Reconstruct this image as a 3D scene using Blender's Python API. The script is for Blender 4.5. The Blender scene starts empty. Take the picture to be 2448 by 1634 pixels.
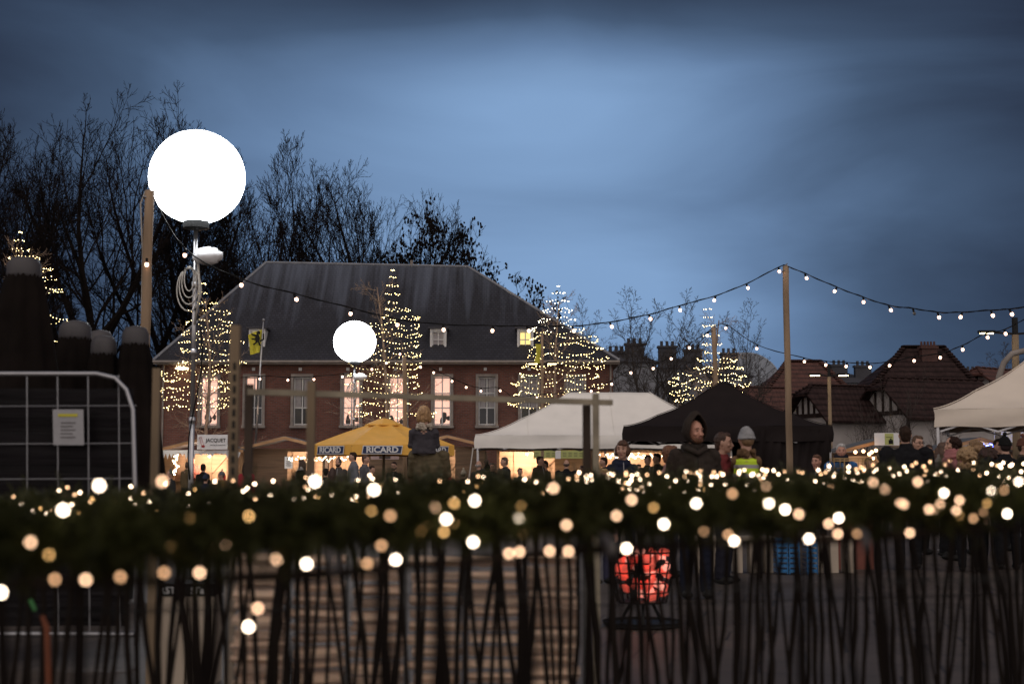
import bpy, bmesh, math, random
from mathutils import Vector, Matrix, noise
from math import sin, cos, pi, radians, atan, sqrt
R = random.Random(7)
sc = bpy.context.scene
col = sc.collection
# ---------------------------------------------------------------- camera
W0, H0, F0 = 2448, 1634, 3400.0
CAMH, HOR = 1.3, 1130.0
TH = atan((HOR - H0/2)/F0)
cam = bpy.data.objects.new('camera', bpy.data.cameras.new('camera'))
col.objects.link(cam); sc.camera = cam
cam.location = (0, 0, CAMH); cam.rotation_euler = (pi/2 + TH, 0, 0)
cam.data.lens = 50; cam.data.sensor_width = 36
cam.data.clip_start = .05; cam.data.clip_end = 3000
cam.data.dof.use_dof = True; cam.data.dof.focus_distance = 42; cam.data.dof.aperture_fstop = 2.2
def P(px, py, D):
    u, v = (px - W0/2)/F0, (H0/2 - py)/F0
    y, z = cos(TH) - sin(TH)*v, sin(TH) + cos(TH)*v
    k = D/y
    return Vector((u*k, D, CAMH + z*k))
def G(px, D):                                   # ground point under the horizon pixel px
    p = P(px, HOR, D); return Vector((p.x, D, 0))
# ---------------------------------------------------------------- world: overcast blue dusk
w = bpy.data.worlds.new("World"); sc.world = w; w.use_nodes = True
nt = w.node_tree; N = nt.nodes; L = nt.links; N.clear()
def nd(t, **k):
    n = N.new(t)
    for a, b in k.items(): setattr(n, a, b)
    return n
out = nd('ShaderNodeOutputWorld'); bg = nd('ShaderNodeBackground'); L.new(bg.outputs[0], out.inputs[0])
tc = nd('ShaderNodeTexCoord')
sky = nd('ShaderNodeTexSky', sky_type='NISHITA', sun_disc=False)
sky.sun_elevation = radians(-3); sky.sun_rotation = radians(200)
mp = nd('ShaderNodeMapping'); mp.inputs['Scale'].default_value = (2.2, 2.2, 8); mp.inputs['Rotation'].default_value = (0, radians(4), 0)
L.new(tc.outputs['Generated'], mp.inputs[0])
n1 = nd('ShaderNodeTexNoise'); n1.inputs['Scale'].default_value = 1.5; n1.inputs['Detail'].default_value = 5; n1.inputs['Roughness'].default_value = .5; n1.inputs['Distortion'].default_value = .5
L.new(mp.outputs[0], n1.inputs[0])
def blob(px, py, rad_deg, hi):
    d = (P(px, py, 10) - Vector((0, 0, CAMH))).normalized()
    vm = nd('ShaderNodeVectorMath', operation='SUBTRACT'); L.new(tc.outputs['Generated'], vm.inputs[0]); vm.inputs[1].default_value = d
    sc_ = nd('ShaderNodeVectorMath', operation='MULTIPLY'); L.new(vm.outputs[0], sc_.inputs[0]); sc_.inputs[1].default_value = (1, 1, hi)
    ln = nd('ShaderNodeVectorMath', operation='LENGTH'); L.new(sc_.outputs[0], ln.inputs[0])
    mr = nd('ShaderNodeMapRange', interpolation_type='SMOOTHERSTEP')
    L.new(ln.outputs['Value'], mr.inputs['Value'])
    mr.inputs['From Min'].default_value = radians(rad_deg); mr.inputs['From Max'].default_value = 0
    mr.inputs['To Min'].default_value = 0; mr.inputs['To Max'].default_value = 1
    return mr.outputs[0]
def m(op, a, b):
    n = nd('ShaderNodeMath', operation=op)
    for i, x in enumerate((a, b)):
        if isinstance(x, (int, float)): n.inputs[i].default_value = x
        else: L.new(x, n.inputs[i])
    return n.outputs[0]
base = m('MULTIPLY', blob(1230, 500, 29, 1.25), .62)             # thin cloud, light comes through; its falloff also paints in lens vignetting
gap = m('MULTIPLY', blob(1470, 190, 13, 2.2), .17)
low = m('MULTIPLY', blob(1150, 480, 15, 1.5), .08)
lid = m('MULTIPLY', blob(1300, -140, 22, 3.2), -.50)            # dark cloud overhead
lid2 = m('MULTIPLY', blob(1900, 640, 9, 4.0), -.05)
cl = m('MULTIPLY', m('SUBTRACT', n1.outputs['Fac'], .5), .44)
s = m('ADD', m('ADD', base, gap), m('ADD', lid, m('ADD', low, lid2)))
s = m('ADD', s, cl); s = m('ADD', s, m('MULTIPLY', blob(1650, 800, 14, 2.2), .16)); s = m('ADD', s, .21)
cr = nd('ShaderNodeValToRGB'); L.new(s, cr.inputs[0])
E = cr.color_ramp.elements
E[0].position = 0; E[0].color = (.012, .018, .034, 1)
E[1].position = 1; E[1].color = (.192, .315, .520, 1)
for p_, c_ in ((.25, (.020, .031, .058, 1)), (.5, (.051, .086, .152, 1)), (.75, (.112, .188, .325, 1))):
    e = E.new(p_); e.color = c_
mx = nd('ShaderNodeMixRGB', blend_type='ADD'); mx.inputs[0].default_value = .02
L.new(cr.outputs[0], mx.inputs[1]); L.new(sky.outputs[0], mx.inputs[2])
# warm fill light added to the unseen half of the sky behind the viewer
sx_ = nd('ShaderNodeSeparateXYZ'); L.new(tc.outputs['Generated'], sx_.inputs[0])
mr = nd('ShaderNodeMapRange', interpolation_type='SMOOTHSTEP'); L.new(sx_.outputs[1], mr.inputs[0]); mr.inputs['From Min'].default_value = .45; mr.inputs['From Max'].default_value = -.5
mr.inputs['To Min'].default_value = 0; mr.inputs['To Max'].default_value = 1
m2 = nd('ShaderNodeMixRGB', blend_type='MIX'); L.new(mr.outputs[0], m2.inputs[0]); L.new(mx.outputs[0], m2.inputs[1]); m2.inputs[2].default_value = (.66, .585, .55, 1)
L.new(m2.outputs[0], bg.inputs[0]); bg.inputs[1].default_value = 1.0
sc.view_settings.view_transform = 'Standard'; sc.view_settings.look = 'None'
sc.view_settings.exposure = .2; sc.view_settings.gamma = 1
cy = sc.cycles
cy.use_denoising = True; cy.sample_clamp_indirect = 2.5; cy.max_bounces = 5; cy.diffuse_bounces = 2
cy.glossy_bounces = 2; cy.transmission_bounces = 4; cy.transparent_max_bounces = 8
cy.caustics_reflective = False; cy.caustics_refractive = False; cy.use_adaptive_sampling = False
# ---------------------------------------------------------------- mesh helper
TMP = bpy.data.scenes.new('workshop')
def evaluated(o):                              # bake modifiers in a scene of its own, which keeps it quick
    TMP.collection.objects.link(o)
    with bpy.context.temp_override(scene=TMP, view_layer=TMP.view_layers[0]):
        dg = bpy.context.evaluated_depsgraph_get(); dg.update(); me = bpy.data.meshes.new_from_object(o.evaluated_get(dg))
    bpy.data.objects.remove(o); return me
class MB:
    def __init__(s): s.v = []; s.f = []; s.mi = []; s.c = 0
    def add(s, vs, fs):
        o = len(s.v); s.v.extend(vs)
        for f in fs: s.f.append([o + i for i in f]); s.mi.append(s.c)
    def quad(s, *p): s.add([Vector(q) for q in p], [list(range(len(p)))])
    def box(s, c, d, M=None):
        vs = [Vector((c[0] + a*d[0]/2, c[1] + b*d[1]/2, c[2] + e*d[2]/2)) for a in (-1, 1) for b in (-1, 1) for e in (-1, 1)]
        if M: vs = [M @ q for q in vs]
        s.add(vs, [(0,1,3,2), (4,6,7,5), (0,4,5,1), (2,3,7,6), (0,2,6,4), (1,5,7,3)])
    def bar(s, a, b, wd, hg, roll=None):
        a, b = Vector(a), Vector(b); d = (b - a)
        up = Vector(roll or (0, 0, 1)); 
        if abs(d.normalized().dot(up)) > .98: up = Vector((0, 1, 0))
        x = d.cross(up).normalized()*wd/2; z = x.cross(d).normalized()*hg/2
        vs = [q + i*x + j*z for q in (a, b) for i, j in ((-1,-1), (1,-1), (1,1), (-1,1))]
        s.add(vs, [(3,2,1,0), (4,5,6,7), (0,1,5,4), (1,2,6,5), (2,3,7,6), (3,0,4,7)])
    def tube(s, pts, r, n=8, cap=True, flat=1.0):
        pts = [Vector(p) for p in pts]
        if not isinstance(r, (list, tuple)): r = [r]*len(pts)
        t0 = (pts[1] - pts[0]).normalized()
        up = Vector((0, 0, 1)) if abs(t0.z) < .9 else Vector((0, 1, 0))
        x = t0.cross(up).normalized(); vs = []; k = len(pts)
        for i, p in enumerate(pts):
            t = (pts[min(i+1, k-1)] - pts[max(i-1, 0)]).normalized()
            x = (x - t*x.dot(t)).normalized(); y = t.cross(x)
            for j in range(n):
                a = 2*pi*j/n; vs.append(p + x*(cos(a)*r[i]) + y*(sin(a)*r[i]*flat))
        fs = [(i*n + j, i*n + (j+1) % n, (i+1)*n + (j+1) % n, (i+1)*n + j) for i in range(k-1) for j in range(n)]
        if cap: fs += [tuple(range(n-1, -1, -1)), tuple((k-1)*n + j for j in range(n))]
        s.add(vs, fs)
    def rings(s, rg, n=16):                     # rg: (cx,cy,z,rx,ry)
        vs = [Vector((c[0] + cos(2*pi*j/n)*c[3], c[1] + sin(2*pi*j/n)*c[4], c[2])) for c in rg for j in range(n)]
        k = len(rg)
        fs = [(i*n + j, i*n + (j+1) % n, (i+1)*n + (j+1) % n, (i+1)*n + j) for i in range(k-1) for j in range(n)]
        fs += [tuple(range(n-1, -1, -1)), tuple((k-1)*n + j for j in range(n))]
        s.add(vs, fs)
    def ell(s, c, r, n=12, m_=8, M=None, a0=0, a1=pi):
        if not isinstance(r, (list, tuple)): r = (r, r, r)
        vs = []
        for i in range(m_+1):
            a = a0 + (a1 - a0)*i/m_
            for j in range(n):
                b = 2*pi*j/n
                q = Vector((r[0]*sin(a)*cos(b), r[1]*sin(a)*sin(b), r[2]*cos(a)))
                if M: q = M @ q
                vs.append(Vector(c) + q)
        s.add(vs, [((i+1)*n + j, (i+1)*n + (j+1) % n, i*n + (j+1) % n, i*n + j) for i in range(m_) for j in range(n)])
    def build(s, name, mats, parent=None, smooth=False, local=False):
        o_ = Vector((0, 0, 0)) if (local or parent is None) else wl(parent)
        me = bpy.data.meshes.new(name)
        me.from_pydata([tuple(q - o_) for q in s.v], [], s.f); 
        if not isinstance(mats, (list, tuple)): mats = [mats]
        for q in mats: me.materials.append(q)
        if len(mats) > 1: me.polygons.foreach_set('material_index', s.mi)
        if smooth: me.polygons.foreach_set('use_smooth', [True]*len(me.polygons))
        me.update()
        ob = bpy.data.objects.new(name, me); col.objects.link(ob)
        if parent is not None: ob.parent = parent
        return ob
def wl(o):
    v = Vector((0, 0, 0))
    while o is not None: v = v + o.location; o = o.parent
    return v
def smooth_angle(ob, ang=40):
    me = ob.data; me.polygons.foreach_set('use_smooth', [True]*len(me.polygons)); me.set_sharp_from_angle(angle=radians(ang))
def tag(o, label, cat, group=None, kind=None):
    if label: o['label'] = label
    if cat: o['category'] = cat
    if group: o['group'] = group
    if kind: o['kind'] = kind
    return o
def thing(name, label, cat, loc=(0,0,0), rz=0, group=None):
    o = bpy.data.objects.new(name, None); col.objects.link(o); o.empty_display_size = .2
    o.location = loc; o.rotation_euler = (0, 0, rz)
    return tag(o, label, cat, group)
def link(name, me, parent=None, loc=(0,0,0), rot=(0,0,0), scl=(1,1,1)):
    o = bpy.data.objects.new(name, me); col.objects.link(o)
    if parent is not None: o.parent = parent
    o.location = loc; o.rotation_euler = rot; o.scale = scl
    return o
def copy_tree(o, parent=None):
    c = o.copy(); col.objects.link(c); c.parent = parent
    for ch in list(o.children): copy_tree(ch, c)
    return c
def proto_mesh(mb, name, mats, smooth=False):
    o = mb.build(name, mats, smooth=smooth); me = o.data; bpy.data.objects.remove(o); return me
# ---------------------------------------------------------------- materials
def mat(name, c, rough=.7, var=.15, scale=8, bump=0, bscale=None, metal=0, coat=0, sub=None, stretch=(1,1,1)):
    M_ = bpy.data.materials.new(name); M_.use_nodes = True
    t = M_.node_tree; b = t.nodes['Principled BSDF']
    b.inputs['Roughness'].default_value = rough; b.inputs['Metallic'].default_value = metal
    co = t.nodes.new('ShaderNodeTexCoord'); mpp = t.nodes.new('ShaderNodeMapping'); mpp.inputs['Scale'].default_value = stretch
    t.links.new(co.outputs['Object'], mpp.inputs[0])
    nz = t.nodes.new('ShaderNodeTexNoise'); nz.inputs['Scale'].default_value = scale; nz.inputs['Detail'].default_value = 5
    t.links.new(mpp.outputs[0], nz.inputs[0])
    r = t.nodes.new('ShaderNodeValToRGB'); t.links.new(nz.outputs['Fac'], r.inputs[0])
    r.color_ramp.elements[0].position = .3; r.color_ramp.elements[1].position = .7
    r.color_ramp.elements[0].color = [max(0, x*(1 - var)) for x in c[:3]] + [1]
    r.color_ramp.elements[1].color = [min(1, x*(1 + var)) for x in c[:3]] + [1]
    t.links.new(r.outputs[0], b.inputs['Base Color'])
    if bump:
        n2 = t.nodes.new('ShaderNodeTexNoise'); n2.inputs['Scale'].default_value = bscale or scale*4; n2.inputs['Detail'].default_value = 4
        t.links.new(mpp.outputs[0], n2.inputs[0])
        bp = t.nodes.new('ShaderNodeBump'); bp.inputs['Strength'].default_value = bump; bp.inputs['Distance'].default_value = .02
        t.links.new(n2.outputs['Fac'], bp.inputs['Height']); t.links.new(bp.outputs[0], b.inputs['Normal'])
    if coat: b.inputs['Coat Weight'].default_value = coat
    if max(c[:3]) < .05 and rough > .45: b.inputs['Specular IOR Level'].default_value = .12   # matt, light-swallowing stuff
    return M_
def emat(name, c, strength, sample=True):
    M_ = bpy.data.materials.new(name); M_.use_nodes = True
    t = M_.node_tree; b = t.nodes['Principled BSDF']
    b.inputs['Base Color'].default_value = (*c, 1); b.inputs['Emission Color'].default_value = (*c, 1); b.inputs['Emission Strength'].default_value = strength
    if not sample: M_.cycles.emission_sampling = 'NONE'
    return M_
def brickmat(name, c1, c2, mortar, bw, bh, ms, rough=.85, bump=.4, rot=(pi/2, 0, 0), offs=.5, dirt=.25, dscale=.6, dstretch=(1,1,1), frost=None):
    M_ = bpy.data.materials.new(name); M_.use_nodes = True
    t = M_.node_tree; b = t.nodes['Principled BSDF']; b.inputs['Roughness'].default_value = rough
    co = t.nodes.new('ShaderNodeTexCoord'); mpp = t.nodes.new('ShaderNodeMapping')
    mpp.inputs['Rotation'].default_value = rot
    t.links.new(co.outputs['Object'], mpp.inputs[0])
    br = t.nodes.new('ShaderNodeTexBrick'); t.links.new(mpp.outputs[0], br.inputs[0])
    br.inputs['Scale'].default_value = 1; br.inputs['Brick Width'].default_value = bw; br.inputs['Row Height'].default_value = bh
    br.inputs['Mortar Size'].default_value = ms; br.inputs['Color1'].default_value = (*c1, 1); br.inputs['Color2'].default_value = (*c2, 1); br.inputs['Mortar'].default_value = (*mortar, 1)
    br.offset = offs
    nz = t.nodes.new('ShaderNodeTexNoise'); nz.inputs['Scale'].default_value = dscale; nz.inputs['Detail'].default_value = 6
    m2 = t.nodes.new('ShaderNodeMapping'); m2.inputs['Scale'].default_value = dstretch
    t.links.new(co.outputs['Object'], m2.inputs[0]); t.links.new(m2.outputs[0], nz.inputs[0])
    rp = t.nodes.new('ShaderNodeMapRange'); t.links.new(nz.outputs['Fac'], rp.inputs[0])
    rp.inputs['From Min'].default_value = .3; rp.inputs['From Max'].default_value = .7; rp.inputs['To Min'].default_value = 1 - dirt; rp.inputs['To Max'].default_value = 1 + dirt
    mm = t.nodes.new('ShaderNodeVectorMath'); mm.operation = 'SCALE'; t.links.new(br.outputs[0], mm.inputs[0]); t.links.new(rp.outputs[0], mm.inputs['Scale'])
    colo = mm.outputs[0]
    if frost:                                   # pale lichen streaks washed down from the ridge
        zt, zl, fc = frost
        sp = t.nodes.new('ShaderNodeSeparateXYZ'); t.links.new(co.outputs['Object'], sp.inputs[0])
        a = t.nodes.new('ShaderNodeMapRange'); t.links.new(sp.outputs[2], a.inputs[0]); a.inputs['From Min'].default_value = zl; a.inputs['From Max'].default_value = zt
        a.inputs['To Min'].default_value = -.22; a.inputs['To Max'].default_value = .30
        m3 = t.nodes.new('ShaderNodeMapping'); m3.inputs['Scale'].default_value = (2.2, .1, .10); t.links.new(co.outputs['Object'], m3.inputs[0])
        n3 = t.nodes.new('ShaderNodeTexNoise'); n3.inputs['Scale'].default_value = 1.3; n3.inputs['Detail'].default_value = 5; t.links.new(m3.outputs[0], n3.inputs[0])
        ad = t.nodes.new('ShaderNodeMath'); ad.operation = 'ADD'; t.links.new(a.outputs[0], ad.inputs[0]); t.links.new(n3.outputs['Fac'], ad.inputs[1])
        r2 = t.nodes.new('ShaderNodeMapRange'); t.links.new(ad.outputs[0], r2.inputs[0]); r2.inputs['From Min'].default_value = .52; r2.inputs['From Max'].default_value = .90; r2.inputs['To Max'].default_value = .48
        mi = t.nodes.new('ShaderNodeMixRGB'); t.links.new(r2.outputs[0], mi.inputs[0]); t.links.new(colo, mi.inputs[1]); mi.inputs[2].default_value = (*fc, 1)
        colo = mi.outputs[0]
    t.links.new(colo, b.inputs['Base Color'])
    bp = t.nodes.new('ShaderNodeBump'); bp.inputs['Strength'].default_value = bump; bp.inputs['Distance'].default_value = .02; bp.invert = True
    t.links.new(br.outputs['Fac'], bp.inputs['Height']); t.links.new(bp.outputs[0], b.inputs['Normal'])
    return M_
def tilemat(name, c, row=.3, colw=.22, rot=0):   # pantile roof: waves across, steps up the slope
    M_ = mat(name, c, .75, .3, 3)
    t = M_.node_tree; b = t.nodes['Principled BSDF']
    co = t.nodes.new('ShaderNodeTexCoord'); mpp = t.nodes.new('ShaderNodeMapping'); mpp.inputs['Rotation'].default_value = (0, 0, rot); t.links.new(co.outputs['Object'], mpp.inputs[0])
    w1 = t.nodes.new('ShaderNodeTexWave'); w1.bands_direction = 'Z'; w1.wave_profile = 'SAW'; w1.inputs['Scale'].default_value = 1/(row*3.18)*1.0
    w2 = t.nodes.new('ShaderNodeTexWave'); w2.bands_direction = 'X'; w2.inputs['Scale'].default_value = 1/(colw*3.18)
    for q in (w1, w2): t.links.new(mpp.outputs[0], q.inputs[0]); q.inputs['Distortion'].default_value = .3; q.inputs['Detail'].default_value = 1
    ad = t.nodes.new('ShaderNodeMath'); ad.operation = 'ADD'; t.links.new(w1.outputs['Fac'], ad.inputs[0]); sc2 = t.nodes.new('ShaderNodeMath'); sc2.operation = 'MULTIPLY'; sc2.inputs[1].default_value = .3; t.links.new(w2.outputs['Fac'], sc2.inputs[0]); t.links.new(sc2.outputs[0], ad.inputs[1])
    bp = t.nodes.new('ShaderNodeBump'); bp.inputs['Strength'].default_value = 1; bp.inputs['Distance'].default_value = .09
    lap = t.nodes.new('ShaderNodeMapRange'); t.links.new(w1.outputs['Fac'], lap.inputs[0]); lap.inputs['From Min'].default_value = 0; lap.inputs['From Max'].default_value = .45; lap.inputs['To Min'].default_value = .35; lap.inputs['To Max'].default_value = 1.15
    old = b.inputs['Base Color'].links[0].from_socket; vs_ = t.nodes.new('ShaderNodeVectorMath'); vs_.operation = 'SCALE'; t.links.new(old, vs_.inputs[0]); t.links.new(lap.outputs[0], vs_.inputs['Scale']); t.links.new(vs_.outputs[0], b.inputs['Base Color'])   # shade under the tile laps put into the colour
    t.links.new(ad.outputs[0], bp.inputs['Height']); t.links.new(bp.outputs[0], b.inputs['Normal'])
    return M_
M = dict(
 paving=brickmat('grey paving slabs', (.066,.051,.041), (.086,.067,.055), (.024,.019,.016), .6, .6, .012, .6, .3, (0,0,.2), .5, .3, .5),
 brick=brickmat('red brown brick', (.125,.043,.031), (.185,.065,.045), (.13,.10,.088), .24, .085, .012, .9, .5, (pi/2,0,0), .5, .3, .5),
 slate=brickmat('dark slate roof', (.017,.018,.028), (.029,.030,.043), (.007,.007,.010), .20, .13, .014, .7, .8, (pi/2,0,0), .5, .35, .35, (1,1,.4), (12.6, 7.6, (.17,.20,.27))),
 concrete=mat('weathered concrete trim', (.26,.23,.21), .8, .2, 3, .2),
 whitepaint=mat('white painted wood', (.62,.62,.62), .5, .08, 6),
 darkframe=mat('dark frame', (.07,.06,.055), .5, .1, 6),
 glass=mat('dark window glass', (.02,.022,.028), .08, .1, 1),
 litpane=emat('lit window pink', (1, .60, .46), .72),
 lityellow=emat('lit window yellow', (1, .8, .3), .75),
 curtain=mat('net curtain', (.35,.33,.34), .8, .1, 10),
 pole=mat('round timber pole', (.30,.21,.135), .75, .35, 5, .5, 18, stretch=(1,1,.12)),
 darkwood=mat('dark wood', (.05,.033,.022), .8, .35, 8, .5, 20, stretch=(1,1,.2)),
 postwood=mat('weathered square post', (.22,.16,.10), .8, .35, 7, .5, 22, stretch=(1,1,.15)),
 mosswood=mat('mossy rail', (.30,.26,.19), .85, .4, 4, .4),
 plank=mat('chalet planks', (.42,.24,.12), .75, .25, 4, .4, 16, stretch=(.15,1,2)),
 liner=mat('pale plank lining', (.60,.44,.30), .75, .2, 4, .4, 16, stretch=(.15,1,2)),
 plankdark=mat('chalet planks dark', (.16,.10,.06), .8, .3, 4, .4, 16, stretch=(.15,1,2)),
 felt=mat('grey roofing felt', (.10,.11,.125), .8, .2, 3, .2),
 steel=mat('galvanised steel', (.40,.40,.42), .35, .1, 9, metal=.9),
 alu=mat('aluminium tube', (.6,.6,.62), .3, .08, 9, metal=.85),
 blackm=mat('black metal', (.02,.02,.02), .5, .2, 9),
 blackp=mat('black cable', (.012,.012,.012), .5, .1, 9),
 rope=mat('pale cord', (.45,.42,.38), .8, .1, 20),
 whitef=mat('white tent fabric', (.90,.87,.82), .75, .05, 2, .25, 3),
 beigef=mat('beige tent fabric', (.76,.67,.57), .75, .06, 2, .25, 3),
 blackf=mat('black tent fabric', (.017,.0125,.0125), .7, .15, 2, .35, 4),
 yellowf=mat('amber parasol fabric', (.92,.50,.09), .75, .06, 3, .2, 5),
 parasol=mat('dark brown parasol fabric', (.010,.007,.006), .9, .4, 3, .3, 6),
 cap=mat('grey parasol cap', (.07,.065,.07), .6, .1, 4),
 navy=mat('navy sign', (.012,.03,.11), .5, .05, 4),
 white=mat('white print', (.75,.75,.75), .6, .03, 4),
 black=mat('black print', (.015,.015,.015), .6, .03, 4),
 signw=mat('white sign board', (.80,.80,.82), .6, .05, 3),
 bark=mat('bark', (.012,.009,.008), .9, .3, 6, .5),
 twig=mat('winter twigs', (.011,.008,.0075), .9, .3, 2),
 birch=mat('pale birch twigs', (.05,.040,.035), .9, .3, 2),
 seed=mat('dry seed clusters', (.012,.009,.008), .9, .3, 3),
 litbark=mat('young grey bark', (.28,.20,.15), .85, .3, 7, .4),
 balloon=emat('glowing balloon', (.93, .97, 1.0), 12),
 fairy=emat('fairy light', (1, .76, .34), 11, False),
 fairyw=emat('cool fairy light', (1, .9, .62), 16, False),
 bulb=emat('warm festoon bulb', (1, .62, .44), 5),
 bulboff=mat('unlit bulb glass', (.10,.10,.10), .1, .05, 5),
 g1=emat('garland bulb bright', (1, .80, .60), 20), g2=emat('garland bulb mid', (1, .60, .36), 8), g2b=emat('garland bulb soft', (1, .55, .28), 3.6), g0=emat('added deep garland bulb', (1, .56, .2), 6.5),  # the deep ones are extra bulbs, added to make the needles glow
 g3=emat('garland bulb far', (1, .74, .50), 15), g4=emat('garland bulb far dim', (1, .58, .3), 6),
 needle=mat('fir needles', (.042,.046,.013), .55, .5, 3), needle2=mat('fir needles far', (.050,.054,.018), .55, .5, 3),
 stake=mat('dark chestnut paling', (.009,.006,.005), .85, .4, 10, .6, 30, stretch=(1,1,.15)),
 stake2=mat('brown chestnut paling', (.014,.010,.008), .85, .4, 10, .6, 30, stretch=(1,1,.15)),
 log=mat('split firewood', (.80,.53,.36), .55, .35, 9, .8, 30, stretch=(.2,1,1)),
 logend=mat('firewood end', (.55,.36,.2), .7, .2, 20),
 ember=emat('glowing embers', (1, .15, .10), .32), ember2=emat('bright embers', (1, .36, .27), .95),
 ash=mat('charred wood', (.03,.02,.018), .9, .5, 9, .5),
 skin=mat('skin', (.50,.29,.21), .5, .08, 9), skin2=mat('flushed skin', (.55,.28,.20), .5, .1, 9),
 lips=mat('lips', (.32,.12,.10), .5, .05, 9), eye=mat('dark eyes', (.03,.02,.018), .25, .05, 9),
 rtile=tilemat('orange red pantiles', (.085,.034,.026), .32, .24), dtile=tilemat('dark red pantiles', (.034,.020,.019), .34, .26),
 render=mat('white rendered wall', (.42,.39,.38), .85, .1, 1.5, .2), timber=mat('dark timber framing', (.03,.02,.018), .8, .2, 5),
 quoin=brickmat('red brick quoin', (.085,.032,.026), (.12,.042,.034), (.06,.05,.045), .22, .075, .012),
 greywall=mat('grey block wall', (.24,.25,.28), .9, .15, .4), zinc=mat('zinc roof', (.30,.33,.38), .5, .2, .5, metal=.2),
 darkroof=mat('dark roof', (.05,.05,.06), .8, .2, .6),
 red=mat('red', (.4,.03,.03), .6, .1, 8), green=mat('lime green print', (.46,.50,.18), .6, .05, 5), blue=mat('blue plastic', (.02,.17,.42), .35, .1, 6),
 cream=mat('cream box', (.50,.42,.33), .6, .1, 5), lamp=emat('street lamp glow', (1, .80, .45), 9), ledblue=emat('blue fairy light', (.1,.15,1), 14, False),
 yflag=mat('yellow flag cloth', (.55,.50,.04), .7, .1, 5), film=mat('glossy film', (.8,.8,.8), .12, .05, 5),
)
def glossfilm():
    t = M['film'].node_tree; b = t.nodes['Principled BSDF']; b.inputs['Alpha'].default_value = .12; b.inputs['Roughness'].default_value = .05; b.inputs['Base Color'].default_value = (.45,.40,.36,1)
    n2 = t.nodes.new('ShaderNodeTexNoise'); n2.inputs['Scale'].default_value = 34; n2.inputs['Detail'].default_value = 2
    mp_ = t.nodes.new('ShaderNodeMapping'); mp_.inputs['Scale'].default_value = (.5, 1, 2.4); co = t.nodes.new('ShaderNodeTexCoord'); t.links.new(co.outputs['Object'], mp_.inputs[0]); t.links.new(mp_.outputs[0], n2.inputs[0])
    bp = t.nodes.new('ShaderNodeBump'); bp.inputs['Strength'].default_value = 1; bp.inputs['Distance'].default_value = .02
    t.links.new(n2.outputs['Fac'], bp.inputs['Height']); t.links.new(bp.outputs[0], b.inputs['Normal'])
glossfilm()
_cm = {}
def cloth(c, rough=.85, knit=False):
    k = (tuple(c), knit)
    if k not in _cm: _cm[k] = mat('cloth %d' % len(_cm), c, rough, .16, 14, .55 if knit else .4, 60 if knit else 9)
    return _cm[k]
def interp(tab, x):
    if x <= tab[0][0]: return tab[0][1]
    for (a, b), (c, d) in zip(tab, tab[1:]):
        if x <= c: return b + (d - b)*(x - a)/(c - a)
    return tab[-1][1]
def text(name, s, size, mtl, parent, loc, rot=(pi/2, 0, 0), bold=0, sx=1, ext=.004, shear=0, spacing=1):
    cu = bpy.data.curves.new(name, 'FONT'); cu.body = s; cu.size = size; cu.extrude = ext; cu.offset = bold; cu.align_x = 'CENTER'; cu.align_y = 'CENTER'; cu.shear = shear; cu.space_character = spacing; cu.resolution_u = 3
    me = evaluated(bpy.data.objects.new(name, cu))
    me.materials.clear(); me.materials.append(mtl)
    q = link(name, me, parent, loc, rot, (sx, 1, 1)); return q
# ================================================================ SETTING
g = MB(); g.box((0, 150, -.25), (900, 800, .5)); go = g.build('ground', M['paving']); tag(go, None, None, kind='structure')
# ---------------------------------------------------------------- town hall
BD = 71.0
def bx(px, D=BD): return (px - W0/2)/F0*D*1.0
def bz(py, D=BD): return P(W0/2, py, D).z
b_root = thing('brick_building', 'long two storey brick building with a dark hipped slate roof and lit tall windows', 'building', (bx(925), BD, 0))
xl, xr = bx(384), bx(1466); zt = bz(872); depth = 11
wins = [(500, 1), (607, 2), (722, 0), (840, 1), (950, 1), (1057, 1), (1164, 0), (1265, 0), (1375, 0)]
wz0, wz1 = bz(1016), bz(900); ww = .98
xs = [xl]; 
for p_, _ in wins: xs += [bx(p_) - ww/2, bx(p_) + ww/2]
xs.append(xr)
wb = MB()
for i in range(len(xs) - 1):
    a, b = xs[i], xs[i+1]
    if i % 2 == 0: wb.quad((a, BD, 0), (b, BD, 0), (b, BD, zt), (a, BD, zt))
    else:
        wb.quad((a, BD, 0), (b, BD, 0), (b, BD, wz0), (a, BD, wz0)); wb.quad((a, BD, wz1), (b, BD, wz1), (b, BD, zt), (a, BD, zt))
        y2 = BD + .3
        wb.quad((a, BD, wz0), (a, BD, wz1), (a, y2, wz1), (a, y2, wz0)); wb.quad((b, BD, wz0), (b, y2, wz0), (b, y2, wz1), (b, BD, wz1))
        wb.quad((a, BD, wz1), (b, BD, wz1), (b, y2, wz1), (a, y2, wz1)); wb.quad((a, BD, wz0), (b, BD, wz0), (b, y2, wz0), (a, y2, wz0))
wb.quad((xl, BD, 0), (xl, BD, zt), (xl, BD + depth, zt), (xl, BD + depth, 0)); wb.quad((xr, BD, 0), (xr, BD + depth, 0), (xr, BD + depth, zt), (xr, BD, zt))
wb.quad((xl, BD + depth, 0), (xl, BD + depth, zt), (xr, BD + depth, zt), (xr, BD + depth, 0))
wb.build('wall', M['brick'], b_root)
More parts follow.
